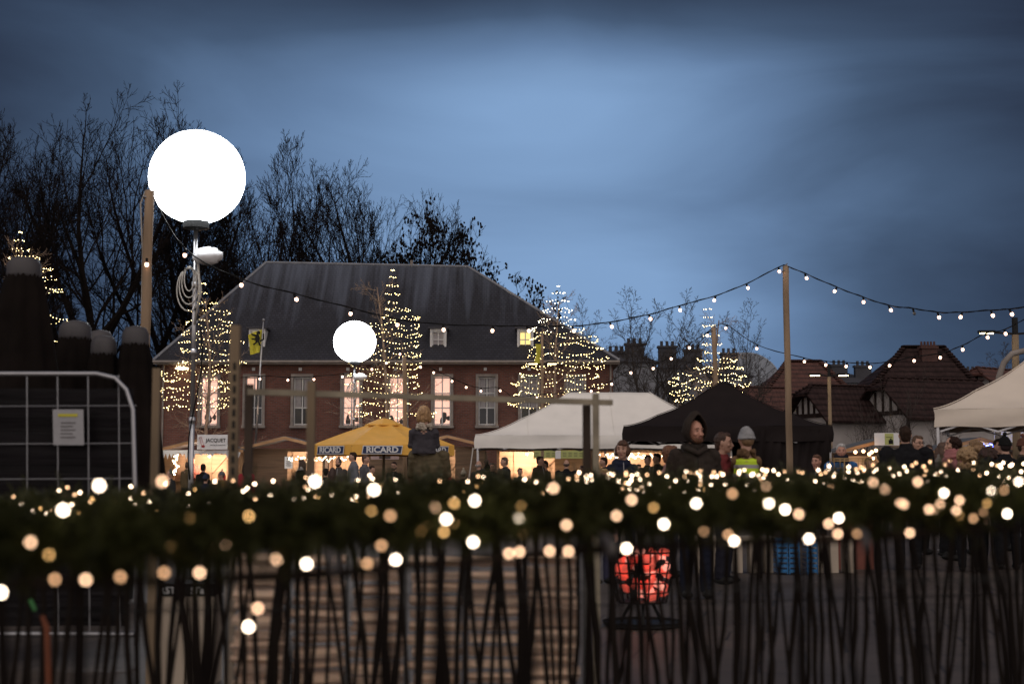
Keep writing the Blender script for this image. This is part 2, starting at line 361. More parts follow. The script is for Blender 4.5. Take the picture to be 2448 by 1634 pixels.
for k, (p_, lit) in enumerate(wins):
    x = bx(p_); f = MB(); fw = .13
    yf = BD - .05                                 # stone surround stands a little proud of the brick
    for sx_ in (-1, 1): f.box((x + sx_*(ww/2 + .0), yf, (wz0 + wz1)/2), (fw, .16, wz1 - wz0 + .26))
    f.box((x, yf, wz1 + .066), (ww - fw, .15, fw)); f.box((x, yf - .05, wz0 - .07), (ww + .2, .26, .13))
    fo = f.build('window', M['concrete'], b_root)
    s_ = MB(); ys = BD + .14; iw = ww - fw
    for q in (-1, 0, 1): s_.box((x + q*(iw/2 - .03), ys, (wz0 + wz1)/2), (.06, .05, wz1 - wz0 - .01))
    for q in (.02, .36, .66, .98): s_.box((x, ys - .003, wz0 + (wz1 - wz0)*q), (iw - .02, .05, .06))
    s_.build('sash', M['whitepaint'] if k != 3 else M['whitepaint'], fo)
    pn = MB(); 
    pn.quad((x - iw/2, ys + .02, wz0), (x + iw/2, ys + .02, wz0), (x + iw/2, ys + .02, wz1), (x - iw/2, ys + .02, wz1))
    if lit == 1: pn.build('pane', M['litpane'], fo)
    else: pn.build('pane', M['glass'], fo)
    if lit == 2:
        c = MB(); c.quad((x - iw/2, ys + .01, wz1 - .7), (x + .1, ys + .01, wz1 - .7), (x + .1, ys + .01, wz1), (x - iw/2, ys + .01, wz1)); c.build('blind', M['litpane'], fo)
    if lit == 1:
        c = MB(); rr = random.Random(k)
        for q in range(4):
            xx = x + rr.uniform(-.36, .36); c.ell((xx, ys + .01, wz0 + rr.uniform(.1, .5)), (rr.uniform(.05, .13), .008, rr.uniform(.1, .3)), 8, 5)
        c.build('plant_silhouette', M['darkframe'], fo)
    if lit == 0:
        c = MB(); 
        for q in (-1, 1): c.quad((x + q*.22 - .15, ys + .012, wz0 + .9), (x + q*.22 + .15, ys + .012, wz0 + .9), (x + q*.22 + .15, ys + .012, wz1), (x + q*.22 - .15, ys + .012, wz1))
        c.build('curtain', M['curtain'], fo)
for p_ in (555, 667, 781, 895, 1003, 1110, 1215, 1320):
    v = MB(); v.box((bx(p_+50), BD - .04, bz(882)), (.15, .08, .15)); v.build('wall_vent', M['whitepaint'], b_root)
# eaves board, gutter
e = MB(); ex0, ex1 = bx(370), bx(1480)
e.box(((ex0 + ex1)/2, BD + depth/2, zt + .09), (ex1 - ex0, depth + 1.1, .18)); e.tube([(ex0, BD - .62, zt + .12), (ex1, BD - .62, zt + .12)], .07, 8)
e.build('eaves', M['concrete'], b_root)
rz0 = zt + .18; ry = BD + depth/2
RL, RR = Vector((bx(630, ry), ry, bz(628, ry))), Vector((bx(1118, ry), ry, bz(638, ry)))
A_, B_, C_, D_ = (ex0, BD - .55, rz0), (ex1, BD - .55, rz0), (ex1, BD + depth + .55, rz0), (ex0, BD + depth + .55, rz0)
r = MB(); nx = 1
r.quad(A_, B_, RR, RL); r.quad(B_, C_, RR); r.quad(C_, D_, RL, RR); r.quad(D_, A_, RL); r.quad(D_, C_, B_, A_)
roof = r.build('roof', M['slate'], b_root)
rc = MB(); 
for a, b in ((RL, RR), (A_, RL), (B_, RR), (C_, RR), (D_, RL)): rc.tube([Vector(a) + Vector((0,0,.02)), Vector(b) + Vector((0,0,.02))], .075, 6)
rc.build('ridge_capping', mat('leaden ridge', (.22,.23,.26), .6, .2, 3), roof)
fl = MB(); fl.tube([P(984, 636, ry), P(984, 622, ry)], .08, 6); fl.build('flue_pipe', M['concrete'], roof)
for p_, lit in ((612, 1), (838, 0), (1047, 0), (1256, 1)):
    Dd = BD + .35; z0_, z1_ = bz(836, Dd), bz(786, Dd); x = bx(p_, Dd); hw = .41
    d = MB()
    d.box((x - hw + .05, Dd, (z0_+z1_)/2), (.1, .14, z1_-z0_)); d.box((x + hw - .05, Dd, (z0_+z1_)/2), (.1, .14, z1_-z0_))
    d.box((x, Dd, z1_ - .06), (2*hw - .2, .13, .12)); d.box((x, Dd - .03, z0_ + .05), (2*hw - .2, .2, .1))
    d.box((x - hw + .04, Dd + .95, (z0_+z1_)/2 + .1), (.06, 1.75, z1_-z0_ - .22)); d.box((x + hw - .04, Dd + .95, (z0_+z1_)/2 + .1), (.06, 1.75, z1_-z0_-.22))
    do = d.build('dormer', M['whitepaint'], b_root)
    t_ = MB(); t_.box((x, Dd + .85, z1_ + .05), (2*hw + .22, 2.1, .09)); t_.build('dormer_roof', M['darkroof'], do)
    s_ = MB()
    for q in (-1, 0, 1): s_.box((x + q*(hw - .13), Dd + .03, (z0_+z1_)/2), (.05, .05, z1_-z0_-.23))
    for q in (0, 1, 2): s_.box((x, Dd + .027, z0_ + .14 + q*(z1_-z0_-.3)/2), (2*hw - .22, .05, .05))
    s_.build('sash', M['whitepaint'], do)
    pn = MB(); pn.box((x, Dd + .07, (z0_+z1_)/2), (2*hw - .22, .01, z1_ - z0_ - .24)); pn.build('pane', M['lityellow' if lit else 'curtain'], do)
dp = MB()
for p_ in (390, 1460): dp.tube([(bx(p_), BD - .08, 0), (bx(p_), BD - .08, zt)], .05, 8)
dp.build('downpipe', M['concrete'], b_root)
wl_ = MB(); wl_.ell(P(435, 880, BD - .4), (.35, .12, .07), 10, 5); q = wl_.build('wall_lamp', M['lamp'], b_root)

# ---------------------------------------------------------------- houses on the right
def pyr_roof(mb, x0, x1, y0, y1, z0, z1, rx0, rx1, ry_=None, T=None):
    ry_ = (y0 + y1)/2 if ry_ is None else ry_
    p = [Vector(q) for q in ((x0,y0,z0), (x1,y0,z0), (x1,y1,z0), (x0,y1,z0), (rx0,ry_,z1), (rx1,ry_,z1))]
    if T: p = [T @ q for q in p]
    mb.add(p, [(0,1,5,4), (1,2,5), (2,3,4,5), (3,0,4), (3,2,1,0)])
def wing(name, parent, c, Ln, dep, z0, z1, rot, rmat, clip=.3):
    """small cross wing: ridge along local x, half-timbered gable at its -x end, clipped ridge end"""
    T = Matrix.Translation(c) @ Matrix.Rotation(rot, 4, 'Z')
    w_ = MB(); w_.box((0, 0, z0/2), (Ln - .5, dep - .6, z0), T); h = z1 - z0
    zc = z1 - h*clip; yc = (dep/2)*clip
    ge = [Vector((-Ln/2 + .25, y, z)) for y, z in ((-dep/2 + .3, z0), (dep/2 - .3, z0), (yc, zc - .15), (-yc, zc - .15))]
    w_.add([T @ q for q in ge], [(0,1,2,3)])
    wo = w_.build('wall', M['render'], parent)
    t = MB(); gx = -Ln/2 + .2
    t.box((gx, 0, z0), (.1, dep - .5, .22), T)
    for i in range(7):
        y = -dep/2 + .5 + i*(dep - 1)/6; zt_ = z0 + (h)*(1 - abs(y)/(dep/2)) - .25
        t.box((gx, y, (z0 + min(zt_, zc))/2), (.09, .12, max(.1, min(zt_, zc) - z0)), T)
    for i in (-1, 1): t.box((gx, i*(dep/2 - .35), z0/2), (.09, .16, z0 - .2), T)
    t.box((gx, 0, z0*.55), (.08, dep - .9, .1), T); t.build('timber_frame', M['timber'], wo)
    r_ = MB(); o = .35
    p = [Vector(q) for q in ((-Ln/2 - o, -dep/2 - o, z0 - .35), (Ln/2, -dep/2 - o, z0 - .35), (Ln/2, dep/2 + o, z0 - .35), (-Ln/2 - o, dep/2 + o, z0 - .35),
        (-Ln/2 - o, -yc, zc), (-Ln/2 - o, yc, zc), (-Ln/2 + h*clip*.8, 0, z1), (Ln/2, 0, z1))]
    r_.add([T @ q for q in p], [(0,1,7,6,4), (3,5,6,7,2), (4,6,5)])
    p2 = [q + Vector((0, 0, -.14)) for q in p]; r_.add([T @ q for q in p2], [(4,6,7,1,0), (2,7,6,5,3), (5,6,4)])
    for a, b in ((0,4), (4,5), (5,3), (0,1)): r_.add([T @ p[a], T @ p[b], T @ p2[b], T @ p2[a]], [(0,1,2,3)])
    ro = r_.build('roof', rmat, parent)
    cp = MB()
    for k in range(14):
        q = (p[6].lerp(p[7], k/13)); cp.ell(T @ (q + Vector((0,0,.03))), (.22, .16, .09), 6, 4)
    for k in range(6):
        for e_ in (4, 5): cp.ell(T @ (p[e_].lerp(p[6], k/5) + Vector((0,0,.03))), (.14, .14, .08), 6, 4)
    cp.build('ridge_tiles', rmat, ro)
HD = 84.0
h2 = thing('half_timbered_house', 'big house with steep dark tiled roof, chimney stack and white half timbered gables', 'house', G(2200, HD))
x0, x1 = bx(2035, HD), bx(2395, HD); z0 = bz(986, HD); y1 = HD + 11
r_ = MB(); pyr_roof(r_, x0, x1, HD, y1, z0, bz(830, HD + 5.5), bx(2165, HD + 5.5), bx(2259, HD + 5.5)); r2o = r_.build('roof', M['dtile'], h2)
cp = MB(); yr = HD + 5.5; ra, rb = Vector((bx(2165, yr), yr, bz(830, yr))), Vector((bx(2259, yr), yr, bz(830, yr)))
for a, b in ((ra, rb), (rb, Vector((x1, HD, z0))), (ra, Vector((x0, HD, z0)))):
    for k in range(26): cp.ell(a.lerp(b, k/25) + Vector((0,0,.04)), (.24, .24, .12), 6, 4)
cp.build('ridge_tiles', M['dtile'], r2o)
w_ = MB(); w_.box(((x0+x1)/2, HD + 5.6, z0/2), (x1 - x0 - .8, 10, z0)); w2o = w_.build('wall', M['render'], h2)
qn = MB()
for px in (2028, 2190): 
    xx = bx(px, HD)
    for k in range(16): qn.box((xx, HD + .45, .15 + k*.3), (.45 if k % 2 else .3, .3, .29))
qn.build('quoin', M['quoin'], w2o)
for px in (2055, 2085, 2230, 2275):
    f = MB(); xx = bx(px, HD); f.box((xx, HD + .5, 3.0), (.7, .2, 1.7)); fo = f.build('window', M['whitepaint'], h2)
    p_ = MB()
    for q in (-1, 1): p_.box((xx + q*.16, HD + .39, 3.0), (.26, .02, 1.5))
    p_.build('pane', M['glass'], fo)
ch = MB(); xc = bx(2212, yr); ch.box((xc, yr - .9, bz(850, yr)), (.95, .7, 1.1)); ch.box((xc, yr - .9, bz(834, yr)), (1.1, .85, .16)); cho = ch.build('chimney', M['quoin'], h2)
for k in range(5): 
    c_ = MB(); c_.tube([(xc - .4 + k*.2, yr - .9, bz(832, yr)), (xc - .4 + k*.2, yr - .9, bz(819, yr))], [.085, .065], 8); c_.build('chimney_pot', M['quoin'], cho)
wing('w', h2, G(2020, HD - 1.5), 5.2, 4.4, bz(994, HD - 2), bz(921, HD - 2), radians(22), M['dtile'])
wing('w', h2, G(2232, HD - 2), 7.2, 5.2, bz(988, HD - 3), bz(903, HD - 3), radians(22), M['dtile'])
h1 = thing('red_roofed_house', 'house with orange red pantile roof and a skylight, left of the bigger dark roofed one', 'house', G(1930, 95))
HE = 93.0; x0, x1 = bx(1800, HE), bx(2075, HE); z0 = bz(975, HE)
r_ = MB(); pyr_roof(r_, x0, x1, HE, HE + 11, z0, bz(864, HE + 5.5), bx(1884, HE + 5.5), bx(1962, HE + 5.5)); r1o = r_.build('roof', M['rtile'], h1)
w_ = MB(); w_.box(((x0+x1)/2, HE + 5.5, z0/2), (x1 - x0 - .8, 10, z0)); w_.build('wall', M['render'], h1)
cp = MB(); yr2 = HE + 5.5; ra, rb = Vector((bx(1884, yr2), yr2, bz(864, yr2))), Vector((bx(1962, yr2), yr2, bz(864, yr2)))
for a, b in ((ra, rb), (rb, Vector((x1, HE, z0))), (ra, Vector((x0, HE, z0)))):
    for k in range(24): cp.ell(a.lerp(b, k/23) + Vector((0,0,.04)), (.24, .24, .12), 6, 4)
cp.build('ridge_tiles', M['rtile'], r1o)
sk = MB(); c_ = P(1949, 938, HE + 1.65); sk.box(c_ + Vector((0, -.12, .12)), (.8, .35, .9)); sk.build('skylight', mat('skylight glass', (.35,.4,.48), .15, .1, 2), r1o)
bb = MB()
bb.bar(P(1810, 925, HE - .6), P(1824, 962, HE - .6), .15, .3); bb.bar(P(1874, 950, HE - .4), P(1858, 975, HE - .4), .15, .3); bb.build('barge_board', M['whitepaint'], h1)
wing('w', h1, G(1815, HE - 2), 4, 3.6, bz(975, HE - 2), bz(926, HE - 2), radians(20), M['rtile'])
h3 = thing('gabled_house', 'house with half timbered gable rising behind the beige market tent', 'house', G(2420, 98))
wing('w', h3, G(2425, 98), 9, 7, bz(965, 98), bz(885, 98), radians(40), M['rtile'], .2)
# ---------------------------------------------------------------- far town
hall = thing('arched_hall', 'large hall with ribbed grey barrel roof beyond the lit trees', 'hall', G(1760, 160))
r_ = MB(); hc = P(1752, 940, 160); rr = 78/3400*160
for k in range(24):
    a0, a1 = pi*k/24, pi*(k+1)/24
    q = [Vector((hc.x + cos(a)*rr, y, hc.z + sin(a)*rr)) for a in (a0, a1) for y in (150, 185)]
    r_.add(q, [(0, 1, 3, 2)])
r_.add([Vector((hc.x + cos(pi*k/24)*rr, 150.05, hc.z + sin(pi*k/24)*rr)) for k in range(25)], [tuple(range(25))])
hr = r_.build('roof', M['zinc'], hall)
rb_ = MB()
for k in range(9):
    y = 150.5 + k*4; rb_.tube([(hc.x + cos(pi*j/20)*(rr + .05), y, hc.z + sin(pi*j/20)*(rr + .05)) for j in range(21)], .16, 5)
for k in range(12):
    a = pi*(k + .5)/12; rb_.tube([(hc.x, 149.9, hc.z), (hc.x + cos(a)*rr, 149.9, hc.z + sin(a)*rr)], .07, 4)
rb_.build('roof_rib', M['zinc'], hr)
w_ = MB(); w_.box((hc.x, 167.5, hc.z/2), (rr*2, 34.6, hc.z)); w_.build('wall', M['greywall'], hall)
def block(px0, px1, D, py_top, py_roof, label, chim):
    x0, x1 = bx(px0, D), bx(px1, D); zt_, zr = bz(py_top, D), bz(py_roof, D)
    t = thing('town_house', label, 'building', ((x0+x1)/2, D, 0), 0, 'grey town houses beyond the trees')
    a = MB(); a.box(((x0+x1)/2, D + 5, zt_/2), (x1 - x0, 10, zt_)); wo = a.build('wall', M['greywall'], t)
    a = MB(); pyr_roof(a, x0 - .3, x1 + .3, D - .4, D + 10.4, zt_ + .002, zr, x0 + 1.4, x1 - 1.4); ro = a.build('roof', M['darkroof'], t)
    for k in range(max(1, int((x1 - x0)/3.2))):
        xx = x0 + 1.5 + k*3.0
        for zz in (zt_ - 2.2, zt_ - 5.4):
            f = MB(); f.box((xx, D - .03, zz), (1.1, .1, 1.7)); f.build('window', M['glass'], t)
    for p_, ph in chim:
        xx = bx(p_, D); c_ = MB(); zb = zr - .6
        c_.box((xx, D + 3, (bz(ph, D + 3) + zb - 1.5)/2), (1.6, .8, bz(ph, D+3) - zb + 1.5)); c_.box((xx, D + 3, bz(ph, D+3) + .1), (1.8, 1, .2))
        for q in range(3): c_.tube([(xx - .5 + q*.5, D + 3, bz(ph, D+3) + .2), (xx - .5 + q*.5, D + 3, bz(ph, D+3) + .65)], .14, 6)
        c_.build('chimney', M['darkroof'], t)
block(1395, 1570, 120, 866, 832, 'grey town house with a slate roof just right of the brick building', [(1480, 845), (1525, 826)])
block(1575, 1690, 126, 880, 846, 'grey town house between bare trees with two stubby chimneys', [(1605, 832), (1668, 840)])
block(1690, 1800, 135, 900, 868, 'low grey town house before the arched hall roof', [(1755, 848)])
block(1995, 2100, 140, 915, 885, 'distant grey roofs between the two tiled houses', [(2024, 876), (2082, 878)])
block(2330, 2520, 150, 925, 900, 'distant low house behind the half timbered gable', [(2350, 890)])
# ---------------------------------------------------------------- bare trees
def grow(spec, seed):
    rr = random.Random(seed); T_, C_ = MB(), MB(); tips = []
    mx = spec['lv']; env = spec.get('env'); env = env and (*env, Vector((0, 0, spec['h']*.55)))
    def rv(): return Vector((rr.gauss(0, 1), rr.gauss(0, 1), rr.gauss(0, 1)))
    def br(p, d, Ln, rad, lv):
        n = (7, 5, 4, 3, 2, 2)[lv]; pts = [p.copy()]; ds = [d]
        for i in range(n):
            d = d + rv()*spec['wob'][lv] + Vector((0, 0, spec['up'][lv]))
            if env and lv > 0: d = d + (p - env[3]).normalized()*spec['fan']
            d = d.normalized(); q = p + d*(Ln/n)
            if env and ((lv > 0 and i > 0) or i > 4):
                e = Vector((q.x/env[1], q.y/env[1], (q.z - env[0])/env[2])); lim = .97 + .09*noise.noise(Vector((q.x*.5 + seed, q.y*.5, q.z*.5))) + .06*noise.noise(q*1.3) + rr.uniform(-.05, .05)
                if e.length > lim: break
            p = q; pts.append(p.copy()); ds.append(d)
        n = len(pts) - 1
        r1 = rad*spec['tip'][lv]; rads = [rad + (r1 - rad)*i/n for i in range(n+1)]
        (T_ if lv < 2 else C_).tube(pts, rads, 8 if lv == 0 else 5 if lv == 1 else 3, lv < 2)
        if lv >= mx: tips.append(p); return
        k = spec['ch'][lv]; t0 = spec['t0'][lv]
        ph = rr.random()*6.28
        for j in range(k):
            t = t0 + (1 - t0)*(j + rr.random()*.8)/k; t = min(t, .999); fi = t*n; i = int(fi); fr = fi - i
            q = pts[i].lerp(pts[i+1], fr); dd = ds[i+1]
            ph += 2.4 + rr.uniform(-.5, .5); ang = radians(rr.uniform(*spec['ang'][lv]))
            a = dd.orthogonal().normalized(); b = dd.cross(a); nd_ = dd*cos(ang) + (a*cos(ph) + b*sin(ph))*sin(ang)
            rl = spec['rl'][lv]*(1.05 - spec['fall'][lv]*t)*rr.uniform(.75, 1.2)
            br(q, nd_, Ln*rl, max(spec['min'], rads[i]*spec['rr'][lv]), lv + 1)
        if lv > 0: br(p, (d + rv()*.15).normalized(), Ln*.3, max(spec['min'], r1*.9), lv + 1)
    br(Vector((0,0,0)), Vector((0,0,1)), spec['h'], spec['r'], 0)
    zs = max(v.z for v in C_.v)
    return T_, C_, zs, tips
SP = dict(
 oak=dict(lv=5, h=8, r=.56, env=(13.2, 5.8, 7.0), fan=.10, wob=(.05,.14,.15,.15,.16,.18), up=(.05,.06,.06,.05,.04,.03), ch=(9,7,6,4,3), t0=(.42,.22,.15,.12,.1), ang=((22,58),(24,50),(24,48),(24,48),(24,50)),
   rl=(1.25,.55,.5,.5,.5), fall=(.15,.3,.3,.3,.3), tip=(.62,.3,.3,.4,.5,.6), rr=(.50,.45,.45,.55,.7), min=.012),
 oak2=dict(lv=5, h=7, r=.42, env=(11.8, 5.4, 6.6), fan=.12, wob=(.05,.12,.13,.14,.16,.18), up=(.05,.05,.05,.05,.04,.03), ch=(8,7,6,4,3), t0=(.38,.22,.15,.12,.1), ang=((22,62),(24,48),(24,46),(24,46),(24,50)),
   rl=(1.25,.55,.5,.5,.5), fall=(.15,.3,.3,.3,.3), tip=(.62,.3,.3,.4,.5,.6), rr=(.50,.45,.45,.55,.7), min=.012),
 broom=dict(lv=5, h=8, r=.40, env=(13.0, 4.1, 8.0), fan=.10, wob=(.04,.09,.10,.11,.12,.14), up=(.05,.10,.09,.07,.06,.05), ch=(10,7,6,4,3), t0=(.30,.20,.15,.12,.1), ang=((14,42),(18,40),(20,42),(20,42),(20,45)),
   rl=(1.3,.5,.48,.5,.5), fall=(.15,.3,.3,.3,.3), tip=(.6,.3,.3,.4,.5,.6), rr=(.40,.42,.48,.55,.7), min=.013),
 slim=dict(lv=5, h=8, r=.34, env=(12.5, 3.3, 8.2), fan=.10, wob=(.04,.09,.10,.11,.12,.14), up=(.05,.12,.10,.08,.06,.05), ch=(9,6,5,4,3), t0=(.30,.20,.15,.12,.1), ang=((12,36),(16,38),(20,42),(20,42),(20,45)),
   rl=(1.3,.5,.48,.5,.5), fall=(.15,.3,.3,.3,.3), tip=(.6,.3,.3,.4,.5,.6), rr=(.40,.42,.48,.55,.7), min=.013),
 birch=dict(lv=5, h=7, r=.16, wob=(.07,.1,.12,.15,.2,.25), up=(.08,.1,.08,.06,.03,.0), ch=(9,6,4,3,3), t0=(.12,.15,.15,.12,.1), ang=((15,38),(18,40),(20,45),(20,50),(20,50)),
   rl=(.8,.48,.5,.5,.6), fall=(.35,.4,.4,.4,.4), tip=(.4,.3,.35,.4,.5,.6), rr=(.5,.5,.5,.55,.7), min=.010),
 young=dict(lv=3, h=8.6, r=.10, wob=(.03,.08,.12,.2), up=(.02,.05,.04,.02), ch=(26,7,4), t0=(.22,.2,.15), ang=((48,78),(30,55),(25,55)),
   rl=(.27,.45,.5), fall=(.72,.4,.4), tip=(.25,.3,.4,.5), rr=(.35,.5,.6), min=.007),
 shrub=dict(lv=3, h=2.6, r=.05, wob=(.06,.1,.12,.2), up=(.02,.16,.1,.05), ch=(10,6,4), t0=(.02,.2,.15), ang=((12,40),(20,45),(25,55)),
   rl=(.95,.5,.5), fall=(.1,.4,.4), tip=(.4,.3,.4,.5), rr=(.5,.5,.6), min=.008),
)
PT = {}
for k, sp, sd in (('oakA','oak',3), ('oakB','oak2',11), ('broomA','broom',5), ('broomB','slim',21)):
    T_, C_, zs, tips = grow(SP[sp], sd); sm = None
    if k == 'oakB':
        S = MB(); rr = random.Random(1)
        for t in tips:
            if rr.random() < .16:
                for _ in range(2): S.ell(t + Vector((rr.gauss(0,.1), rr.gauss(0,.1), rr.gauss(0,.1))), (.06, .06, rr.uniform(.07,.15)), 4, 3)
        sm = proto_mesh(S, 'seed_clusters', M['seed'])
    PT[k] = (proto_mesh(T_, 'trunk', M['bark']), proto_mesh(C_, 'crown', M['twig']), zs, sm)
for k, sp, sd in (('birchA','birch',4), ('birchB','birch',9), ('youngA','young',2), ('youngB','young',8), ('shrubA','shrub',6)):
    T_, C_, zs, tips = grow(SP[sp], sd)
    bk = {'oak':'bark', 'broo':'bark', 'birc':'birch', 'youn':'litbark', 'shru':'birch'}[sp[:4] if sp != 'oak' else 'oak']; tw = {'oak':'twig','broom':'twig','birch':'birch','young':'litbark','shrub':'birch'}[sp]
    sm = None
    PT[k] = (proto_mesh(T_, 'trunk', M[bk]), proto_mesh(C_, 'crown', M[tw]), zs, sm)
def tree(px, D, py_top, proto, rz, label, wid=1.0, name='bare_tree', group='bare winter trees behind the brick building', seeds=False, cat='tree'):
    tr, cr_, zs, sm = PT[proto]; b = G(px, D); hgt = P(px, py_top, D).z; s = hgt/zs
    t = thing(name, label, cat, b, 0, group)
    for nm, me in (('trunk', tr), ('crown', cr_)): 
        o = link(nm, me, t, (0,0,0), (0,0,rz), (s*wid, s*wid, s))
    if seeds: link('seed_cluster', sm, o, (0,0,0))
    return t
T0 = 'tall bare tree with dense upright twigs '
TL = [
 (60, 86, 235, 'oakB', .3, 'rounded bare tree at the left edge of the photo', 1.0),
 (-60, 90, 330, 'oakA', 1.2, 'bare tree partly cut off by the left edge', 1.0),
 (235, 84, 207, 'oakA', 2.0, 'tallest bare tree with broad rounded crown, left of the large glowing balloon', 1.0),
 (372, 92, 290, 'oakB', 2.9, 'bare tree between the tallest tree and the large balloon', 1.0),
 (500, 94, 395, 'oakA', 4.1, 'bare tree standing directly behind the large glowing balloon', .9),
 (668, 88, 316, 'broomA', .8, 'tall narrow bare tree rising behind the left end of the slate roof', 1.0),
 (775, 95, 400, 'broomB', 3.4, 'lower bare tree behind the roof, right of the tall narrow tree', 1.1),
 (890, 88, 378, 'oakA', 5.5, 'broad bare tree with crooked limbs above the middle of the slate roof', .95),
 (1090, 90, 482, 'oakB', .2, 'bare tree with dark seed clusters above the right end of the roof ridge', 1.0),
 (1190, 94, 640, 'oakB', 1.3, 'low bare tree with seed clusters sloping down behind the right hip of the roof', 1.3),
 (20, 80, 560, 'broomB', 5.2, 'smaller bare tree low at the left edge behind the parasols', 1.5),
 (420, 88, 540, 'oakB', 3.3, 'smaller bare tree beside the left corner of the brick building', 1.2),
]
for px, D, py, pr, rz, lb, wd in TL: tree(px, D, py, pr, rz, lb, wd, seeds=(pr == 'oakB' and px > 1000))
for px, D, py, pr, rz, lb, wd in (
 (1415, 92, 705, 'birchA', 1.0, 'thin bare birch just right of the lit tree by the building corner', 1.1),
 (1530, 86, 680, 'birchB', .2, 'fine twigged bare birch left of the lit tree behind the black tent', 1.15),
 (1635, 90, 690, 'birchA', 2.3, 'fine twigged bare birch directly behind the short timber pole', 1.15),
 (1775, 84, 712, 'birchB', 3.5, 'bare birch leaning towards the tall timber pole', .95),
 (2400, 115, 812, 'birchA', 4.4, 'bare tree on the skyline at the right edge', 1.6)):
    tree(px, D, py, pr, rz, lb, wd, group='bare birches beyond the tents')
for px, D, py, rz, lb in ((2155, 78, 868, .5, 'tall bare shrub in front of the half timbered gable'), (2070, 77, 930, 2.0, 'bare shrub by the white wall left of the sign'), (2250, 77, 960, 3.3, 'bare shrub before the white wall beside the beige tent'), (1945, 86, 940, 1.2, 'bare shrub before the red pantile roof')):
    tree(px, D, py, 'shrubA', rz, lb, .8, 'bare_shrub', 'bare shrubs by the houses', cat='shrub')
# ---------------------------------------------------------------- fairy lit trees
oc = MB(); oc.ell((0,0,0), 1, 6, 4); OCT = {k: proto_mesh(oc, 'light_bulb', M[k]) for k in ('fairy', 'fairyw', 'g0', 'g1', 'g2', 'g2b', 'g3', 'g4', 'ledblue')}
def lit_tree(px, D, tiers, proto, rz, label, label2, cool=0, seed=1, lean=0):
    py_top = tiers[0][0]; b = G(px, D); t = tree(px, D, py_top + 4, proto, rz, label, 1.0, 'young_tree', 'young trees wound with fairy lights')
    fl = thing('fairy_light_chain', label2, 'light chain', b, 0, 'fairy light chains wound round the young trees')
    rr = random.Random(seed); pts = []; path = []
    for (py, cx, rp) in tiers:
        z = P(px, py, D).z; r_ = rp/F0*D; ox = (cx - px)/F0*D
        nseg = max(8, int(2*pi*r_/.14)); ph = rr.random()*6.28; k = rr.choice((4, 5, 6, 7))
        amp = min(.35, r_*.28)
        for i in range(nseg):
            a = 2*pi*i/nseg; q = r_*(1 + .08*sin(k*a + ph) + .07*sin(2*a + ph*2))*rr.uniform(.97, 1.03)
            sag = amp*.42*abs(sin(k*a/2 + ph))
            path.append(Vector((b.x + ox + cos(a)*q, D + sin(a)*q, z - sag + amp*.14*sin(a + ph))))
    w_ = MB(); w_.tube(path[::3], .006, 3, False); w_.build('wire', M['blackp'], fl)
    sel = [p + Vector((rr.gauss(0,.015), rr.gauss(0,.015), rr.gauss(0,.012))) for p in path[::1] if rr.random() < .82]
    sel.sort(key=lambda q: q.y); zc = cool and P(px, cool, D).z
    rest = MB(); rad = .0145*D/57
    for i, p in enumerate(sel):
        c = 'fairyw' if cool and p.z > zc else 'fairy'
        if i < 95: link('light_bulb', OCT[c], fl, p - b, (0,0,0), (rad,)*3)
        else: rest.c = 1 if c == 'fairyw' else 0; rest.ell(p, rad*.92, 5, 3)
    o = rest.build('light_bulbs', [M['fairy'], M['fairyw']], fl); o['kind'] = 'stuff'
lit_tree(478, 58, [(678,478,4),(700,476,10),(722,482,26),(742,495,48),(768,492,55),(790,490,58),(812,500,66),(836,492,64),(862,500,80),(885,460,80),(905,468,78),(925,462,85),(948,466,82),(966,468,74)], 'youngA', .3,
  'young bare tree wrapped in lights by the left corner of the brick building', 'warm fairy lights on the tree behind the large balloon pole', 0, 1)
lit_tree(938, 60, [(645,937,3),(662,937,8),(682,936,14),(702,934,16),(722,936,12),(738,948,30),(756,955,46),(776,940,60),(796,930,68),(818,925,74),(842,925,78),(868,918,84),(892,915,86),(915,912,84),(938,920,80),(960,915,62),(985,940,95)], 'youngB', 1.3,
  'young bare tree wrapped in lights between small balloon and amber parasol', 'warm fairy lights on the tree beside the small balloon', 0, 2)
lit_tree(1340, 56, [(684,1337,3),(700,1336,14),(718,1335,24),(740,1334,34),(762,1332,44),(784,1335,60),(806,1350,78),(830,1355,88),(852,1360,86),(872,1345,96),(893,1338,100),(915,1336,104),(936,1330,100),(962,1300,80)], 'youngA', 2.6,
  'young bare tree wrapped in lights at the right corner of the brick building', 'fairy lights, bluish white at the top, on the tree left of the white tent', 790, 3)
lit_tree(1697, 62, [(738,1697,8),(758,1697,10),(778,1700,14),(800,1704,20),(822,1706,20),(842,1706,18),(858,1718,50),(876,1722,54),(896,1700,84),(914,1698,88),(934,1690,80),(952,1665,50)], 'youngB', 4.0,
  'slim young bare tree wrapped in lights behind the black tent', 'warm fairy lights on the slim tree behind the black tent peak', 0, 4)
lit_tree(40, 52, [(555,30,4),(575,30,12),(595,34,22),(615,40,34),(640,60,44),(662,66,48),(690,80,50),(760,90,60),(815,100,66)], 'youngA', 5.0,
  'young bare tree wrapped in lights above the folded parasols at far left', 'fairy lights glimmering above the folded parasols at far left', 0, 5)
